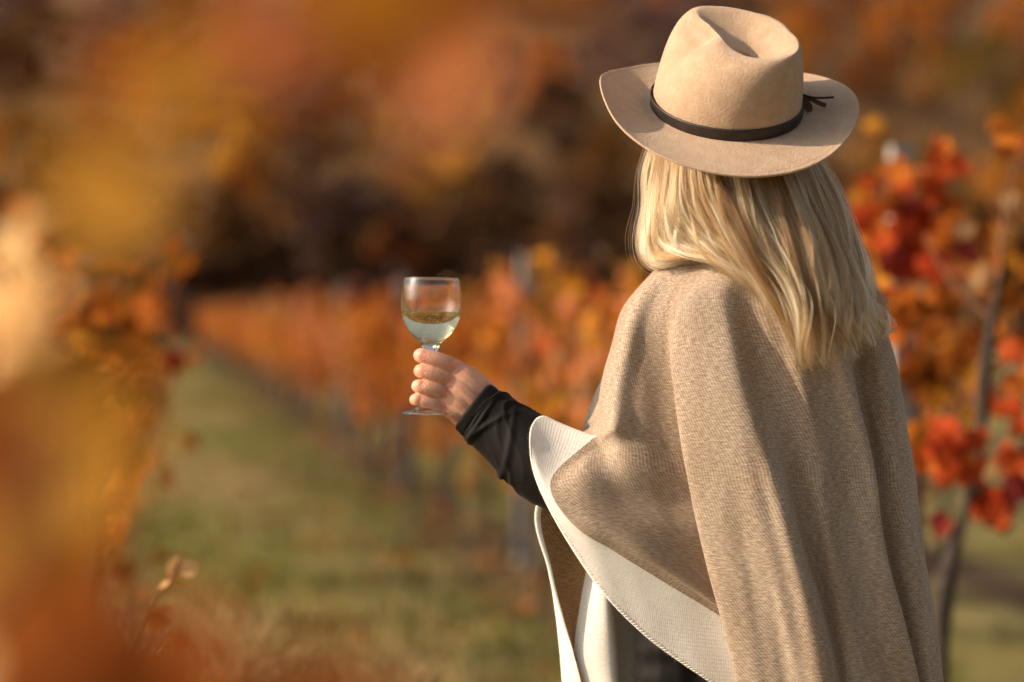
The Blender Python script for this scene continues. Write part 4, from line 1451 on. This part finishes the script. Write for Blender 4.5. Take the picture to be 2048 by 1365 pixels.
strap([(1592, 186, -5), (1606, 200, -28), (1616, 214, -34), (1620, 224, -34)], [4, 8, 9, 5], 1.3, SUEDE, 'lace')
strap([(1594, 188, -8), (1615, 195, -26), (1635, 205, -34), (1652, 212, -38)], [3, 4, 4.5, 4.5], 1.2, SUEDE, 'lace')
strap([(1594, 180, -8), (1606, 190, -26), (1632, 196, -34), (1668, 195, -36)], [3, 2.2, 2, 2], 1.5, LEATHER, 'lace')
strap([(1590, 192, -12), (1594, 186, -22), (1598, 178, -12)], [7, 7, 6], 2.2, LEATHER, 'lace')


# ------------------------------------------------------------------ hair
def hair_mat():
    m = bpy.data.materials.new('blond_hair')
    m.use_nodes = True
    nt = m.node_tree
    nt.nodes.remove(nt.nodes['Principled BSDF'])
    out = nt.nodes['Material Output']
    h = nt.nodes.new('ShaderNodeBsdfHairPrincipled')
    h.parametrization = 'COLOR'
    hi = nt.nodes.new('ShaderNodeHairInfo')
    at = nt.nodes.new('ShaderNodeAttribute')
    at.attribute_name = 'tone'
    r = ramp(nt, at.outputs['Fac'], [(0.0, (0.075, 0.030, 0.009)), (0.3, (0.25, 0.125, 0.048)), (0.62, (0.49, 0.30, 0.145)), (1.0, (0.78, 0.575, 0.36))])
    nt.links.new(r.outputs['Color'], h.inputs['Color'])
    h.inputs['Roughness'].default_value = .32
    h.inputs['Radial Roughness'].default_value = .4
    h.inputs['Random Roughness'].default_value = .2
    nt.links.new(h.outputs[0], out.inputs['Surface'])
    return m


HAIR = hair_mat()
GUIDES = np.array([
    # seven points each, root under the hat to tip; left to right across the back
    [(1316, 262, 20), (1293, 340, 22), (1298, 410, 8), (1286, 480, -4), (1304, 527, -28), (1372, 514, -72), (1436, 512, -116)],
    [(1326, 268, -20), (1312, 360, -6), (1302, 430, -14), (1300, 492, -28), (1330, 518, -62), (1408, 503, -112), (1486, 546, -150)],
    [(1345, 275, -70), (1336, 365, -62), (1336, 430, -70), (1352, 480, -84), (1404, 502, -112), (1478, 540, -154), (1548, 618, -176)],
    [(1375, 285, -105), (1378, 370, -112), (1398, 430, -122), (1440, 488, -140), (1502, 548, -162), (1562, 620, -180), (1612, 706, -190)],
    [(1410, 290, -122), (1426, 372, -138), (1458, 440, -150), (1508, 508, -164), (1560, 572, -178), (1598, 640, -194), (1614, 722, -198)],
    [(1455, 292, -130), (1478, 375, -150), (1510, 445, -160), (1550, 516, -174), (1592, 584, -188), (1622, 652, -198), (1636, 730, -198)],
    [(1500, 290, -130), (1530, 375, -150), (1560, 450, -162), (1594, 525, -176), (1628, 596, -188), (1654, 660, -192), (1668, 730, -190)],
    [(1540, 285, -122), (1574, 370, -142), (1606, 448, -156), (1636, 528, -170), (1664, 600, -180), (1684, 656, -182), (1700, 714, -176)],
    [(1572, 280, -100), (1608, 365, -122), (1640, 445, -138), (1668, 526, -152), (1694, 598, -160), (1714, 648, -160), (1734, 694, -150)],
    [(1594, 275, -60), (1636, 360, -80), (1668, 440, -100), (1694, 520, -118), (1720, 590, -124), (1740, 636, -120), (1758, 676, -106)],
    [(1606, 268, -10), (1652, 350, -30), (1684, 425, -52), (1706, 505, -72), (1734, 574, -80), (1752, 622, -76), (1778, 660, -62)],
], float)


def hair():
    g = np.random.default_rng(21)
    NP = 26
    G = np.concatenate([GUIDES, (GUIDES[:, -1:] + (GUIDES[:, -1:] - GUIDES[:, -2:-1]) * .22)], 1)
    fine = crom(G, 201)                            # 201 guides x 8 x 3
    fine = np.stack([crom(q, NP) for q in fine])    # 201 x NP x 3
    t = np.linspace(0, 1, NP)
    curves, rad, tone = [], [], []

    def lock(s, lift, n, width, wave, ph, length, thick, tn, drift=6):
        base = fine[int(round(s * 20))].copy()
        s2 = np.clip(s * 20 + g.normal(0, drift), 0, 200)
        other = fine[int(s2)]
        base = base * (1 - t[:, None] ** 1.4 * .9) + other * (t[:, None] ** 1.4 * .9)
        base[:, 2] -= lift * np.sin(np.pi * np.clip(t * .85 + .1, 0, 1))
        tan = np.gradient(base, axis=0)
        tan[:, 2] = 0
        tan /= np.linalg.norm(tan, axis=1)[:, None] + 1e-9
        side = np.stack([tan[:, 1], -tan[:, 0], np.zeros(NP)], 1)
        fr = g.uniform(6, 13)
        wave = wave * (1.0 if s > 2 else .5)
        base = base + side * (wave * np.sin(t * fr + ph) * t ** .65)[:, None]
        base[:, 2] += wave * .9 * np.cos(t * fr + ph) * t ** .8
        for i in range(n):
            a, q = g.uniform(0, 6.28), abs(g.normal(0, 1)) ** .9
            spread = width * (.6 + .7 * np.sin(np.pi * np.clip(t, 0, 1) * .8) - .95 * t ** 3)
            c = base + side * (math.cos(a) * q * spread)[:, None]
            c[:, 2] += math.sin(a) * q * spread * .7
            c = c + side * (g.normal(0, 1.4) * np.sin(t * g.uniform(6, 15) + g.uniform(0, 6)) * t)[:, None]
            c[:, 1] += g.normal(0, 2) * t
            L = min(1.0, length * (1 - abs(g.normal(0, .07))))
            m = max(8, int(NP * L))
            curves.append(crom(c[:m], NP))
            rad.append(thick * g.uniform(.7, 1.3))
            tone.append(np.clip(tn + g.normal(0, .16), 0, 1))
    # under layer, broad, its tone darkened to stand for shade between locks
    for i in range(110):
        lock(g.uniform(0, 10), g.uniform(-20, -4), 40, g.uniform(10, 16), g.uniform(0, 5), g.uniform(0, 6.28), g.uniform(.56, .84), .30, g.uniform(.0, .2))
    # visible locks of many widths
    for i in range(215):
        w = g.choice([g.uniform(1.2, 2.6), g.uniform(2.6, 4.6), g.uniform(4.6, 7.5)], p=[.36, .42, .22])
        lock(g.uniform(0, 10), g.uniform(-8, 30), int(12 + w * 10), w, g.uniform(9, 30), g.uniform(0, 6.28), g.choice([g.uniform(.5, .8), g.uniform(.8, 1.0)], p=[.5, .5]), .22, g.choice([g.uniform(.05, .3), g.uniform(.4, .7), g.uniform(.75, 1)], p=[.30, .38, .32]), 9)
    # single strands wandering over the locks
    for i in range(1500):
        s = g.uniform(.4, 10)
        c = fine[int(s * 20)] * (1 - t[:, None]) + fine[int(np.clip(s * 20 + g.normal(0, 14), 0, 200))] * t[:, None]
        c = crom(c[:max(9, int(NP * g.uniform(.5, .98)))], NP)
        c[:, 0] += g.normal(0, 7) * np.sin(t * g.uniform(4, 12) + g.uniform(0, 6)) * t ** .5 + g.normal(0, 4)
        c[:, 1] += g.normal(0, 4) * np.sin(t * g.uniform(4, 12) + g.uniform(0, 6)) * t
        c[:, 2] -= g.uniform(0, 26) * np.sin(np.pi * np.clip(t * .85 + .1, 0, 1))
        curves.append(c); rad.append(g.uniform(.12, .24)); tone.append(np.clip(g.normal(.62, .25), 0, 1))
    # loose loop on the left shoulder
    for i in range(22):
        lock(g.uniform(0, 1.7), g.uniform(0, 8), 26, g.uniform(2, 7), g.uniform(1, 5), g.uniform(0, 6.28), g.uniform(.8, .92), .2, g.uniform(.5, .95))
    # fly-aways, each its own wandering curve
    for i in range(320):
        s = g.choice([g.uniform(.3, 1.6), g.uniform(8.6, 10), g.uniform(.5, 10)], p=[.12, .38, .5])
        c = fine[int(s * 20)].copy()
        c = crom(c[:max(8, int(NP * g.uniform(.45, 1.0)))], NP)
        d = (-1 if s < 3 else 1)
        o1, o2, k1, k2 = g.normal(0, 9), g.normal(0, 8), g.uniform(3, 9), g.uniform(3, 9)
        c[:, 0] += d * abs(g.normal(0, 14)) * t ** g.uniform(.8, 3) + o1 * np.sin(t * k1 + g.uniform(0, 6)) * t
        c[:, 1] += g.normal(0, 16) * t ** 2 + o2 * np.sin(t * k2 + g.uniform(0, 6)) * t
        c[:, 2] -= g.uniform(-4, 30) * t
        curves.append(c); rad.append(g.uniform(.08, .16)); tone.append(g.uniform(.5, 1))
    P = SV(np.array(curves))
    n = len(curves)
    hc = bpy.data.hair_curves.new('hair')
    hc.add_curves([NP] * n)
    hc.position_data.foreach_set('vector', P.reshape(-1).astype(np.float32))
    ra = hc.attributes.new('radius', 'FLOAT', 'POINT')
    prof = np.concatenate([np.ones(NP - 8), np.linspace(1, .2, 8)])
    ra.data.foreach_set('value', (np.array(rad)[:, None] * prof[None, :] * K).reshape(-1).astype(np.float32))
    to = hc.attributes.new('tone', 'FLOAT', 'POINT')
    root_dark_shade = .5 + .5 * np.clip(t / .4, 0, 1)  # darker roots, plus the shade under the brim put into the tone
    to.data.foreach_set('value', (np.array(tone)[:, None] * root_dark_shade[None, :]).reshape(-1).astype(np.float32))
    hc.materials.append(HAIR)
    o = bpy.data.objects.new('hair', hc)
    COL.objects.link(o)
    adopt(o, person)
    return fine


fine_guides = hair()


# ------------------------------------------------------------------ wine glass
def glass():
    m, nt, p, out = mat('clear_glass')
    p.inputs['Transmission Weight'].default_value = 1
    p.inputs['Roughness'].default_value = 0
    p.inputs['IOR'].default_value = 1.5
    p.inputs['Base Color'].default_value = (.99, .995, 1, 1)
    w, nt2, p2, out2 = mat('white_wine')
    p2.inputs['Transmission Weight'].default_value = 1
    p2.inputs['Roughness'].default_value = 0
    p2.inputs['IOR'].default_value = 1.34
    p2.inputs['Base Color'].default_value = (1.0, .94, .64, 1)
    gx, dep = 858.5, HD + 22.0
    c0 = S(gx, 829, dep)
    tl = R(1.0)
    gu = UP * math.cos(tl) + RIGHT * math.sin(tl)
    gr = RIGHT * math.cos(tl) - UP * math.sin(tl)
    root = empty('wine_glass', c0)
    tag(root, 'stemmed glass half full of white wine held up in the hand', 'glass')
    k = K * (1 + dep * K / D0)
    n = 96
    th = np.linspace(0, 2 * math.pi, n, endpoint=False)

    def lathe(prof, flute=None):
        V = []
        for r, y in prof:
            rr = np.full(n, float(r))
            if flute: rr = rr * (1 + flute(y) * np.abs(np.sin(th * 5)))
            V.append(c0 + k * ((rr * np.cos(th))[:, None] * gr + (rr * np.sin(th))[:, None] * FWD + (829 - y) * gu))
        return np.concatenate(V), grid_faces(len(prof), n, True)

    def sm(pts, q): return [tuple(x) for x in crom(np.array(pts, float), q)]
    outer = sm([(56.2, 556.5), (59.6, 575), (61.2, 600), (60, 622), (56.5, 640), (49, 657), (38, 671), (27, 681), (20, 688), (15.5, 697), (12, 712), (9.5, 735), (8.5, 765), (9.5, 790), (13, 806)], 90)
    foot = sm([(13, 806), (20, 813), (33, 819), (48, 823), (56.5, 825.6)], 16)[1:] + [(57.3, 826.6), (57.2, 828), (56, 829)] + [(40, 828.2), (20, 827), (.01, 826.5)]
    inner = sm([(.01, 677.5), (10, 677), (22, 673.5), (36, 664), (46, 651.5), (54, 636), (57.6, 620), (58.9, 600), (57.9, 575), (54.6, 557)], 70)
    rim = [(54.9, 556.2), (55.4, 555.9), (56.0, 556.1)]
    v, f = lathe(inner + rim + outer + foot, lambda y: .10 * min(1, max(0, (y - 684) / 10)) * min(1, max(0, (800 - y) / 10)))
    me = mesh('glass_body', v, f, m)
    bo_ = obj('glass_body', me, root)
    # the wine: its skin sits just inside the glass wall
    ws = 624.0
    pr = [(r + .55 if r > 1 else r, y + .5) for r, y in inner if y > ws + 1]
    rt = np.interp(ws, [y for r, y in inner][::-1], [r for r, y in inner][::-1]) + .55
    pr = pr + [(rt, ws + .3), (rt - .8, ws + .2), (rt - 2.5, ws + 1.0), (rt - 6, ws + 1.4), (.01, ws + 1.4)]
    v, f = lathe(pr)
    obj('wine', mesh('wine', v, f, w), root)
    for mm in (bo_.data, ):
        bm = bmesh.new(); bm.from_mesh(mm); bmesh.ops.recalc_face_normals(bm, faces=bm.faces); bm.to_mesh(mm); bm.free()
    wm = bpy.data.meshes['wine']
    bm = bmesh.new(); bm.from_mesh(wm); bmesh.ops.recalc_face_normals(bm, faces=bm.faces); bm.to_mesh(wm); bm.free()


glass()
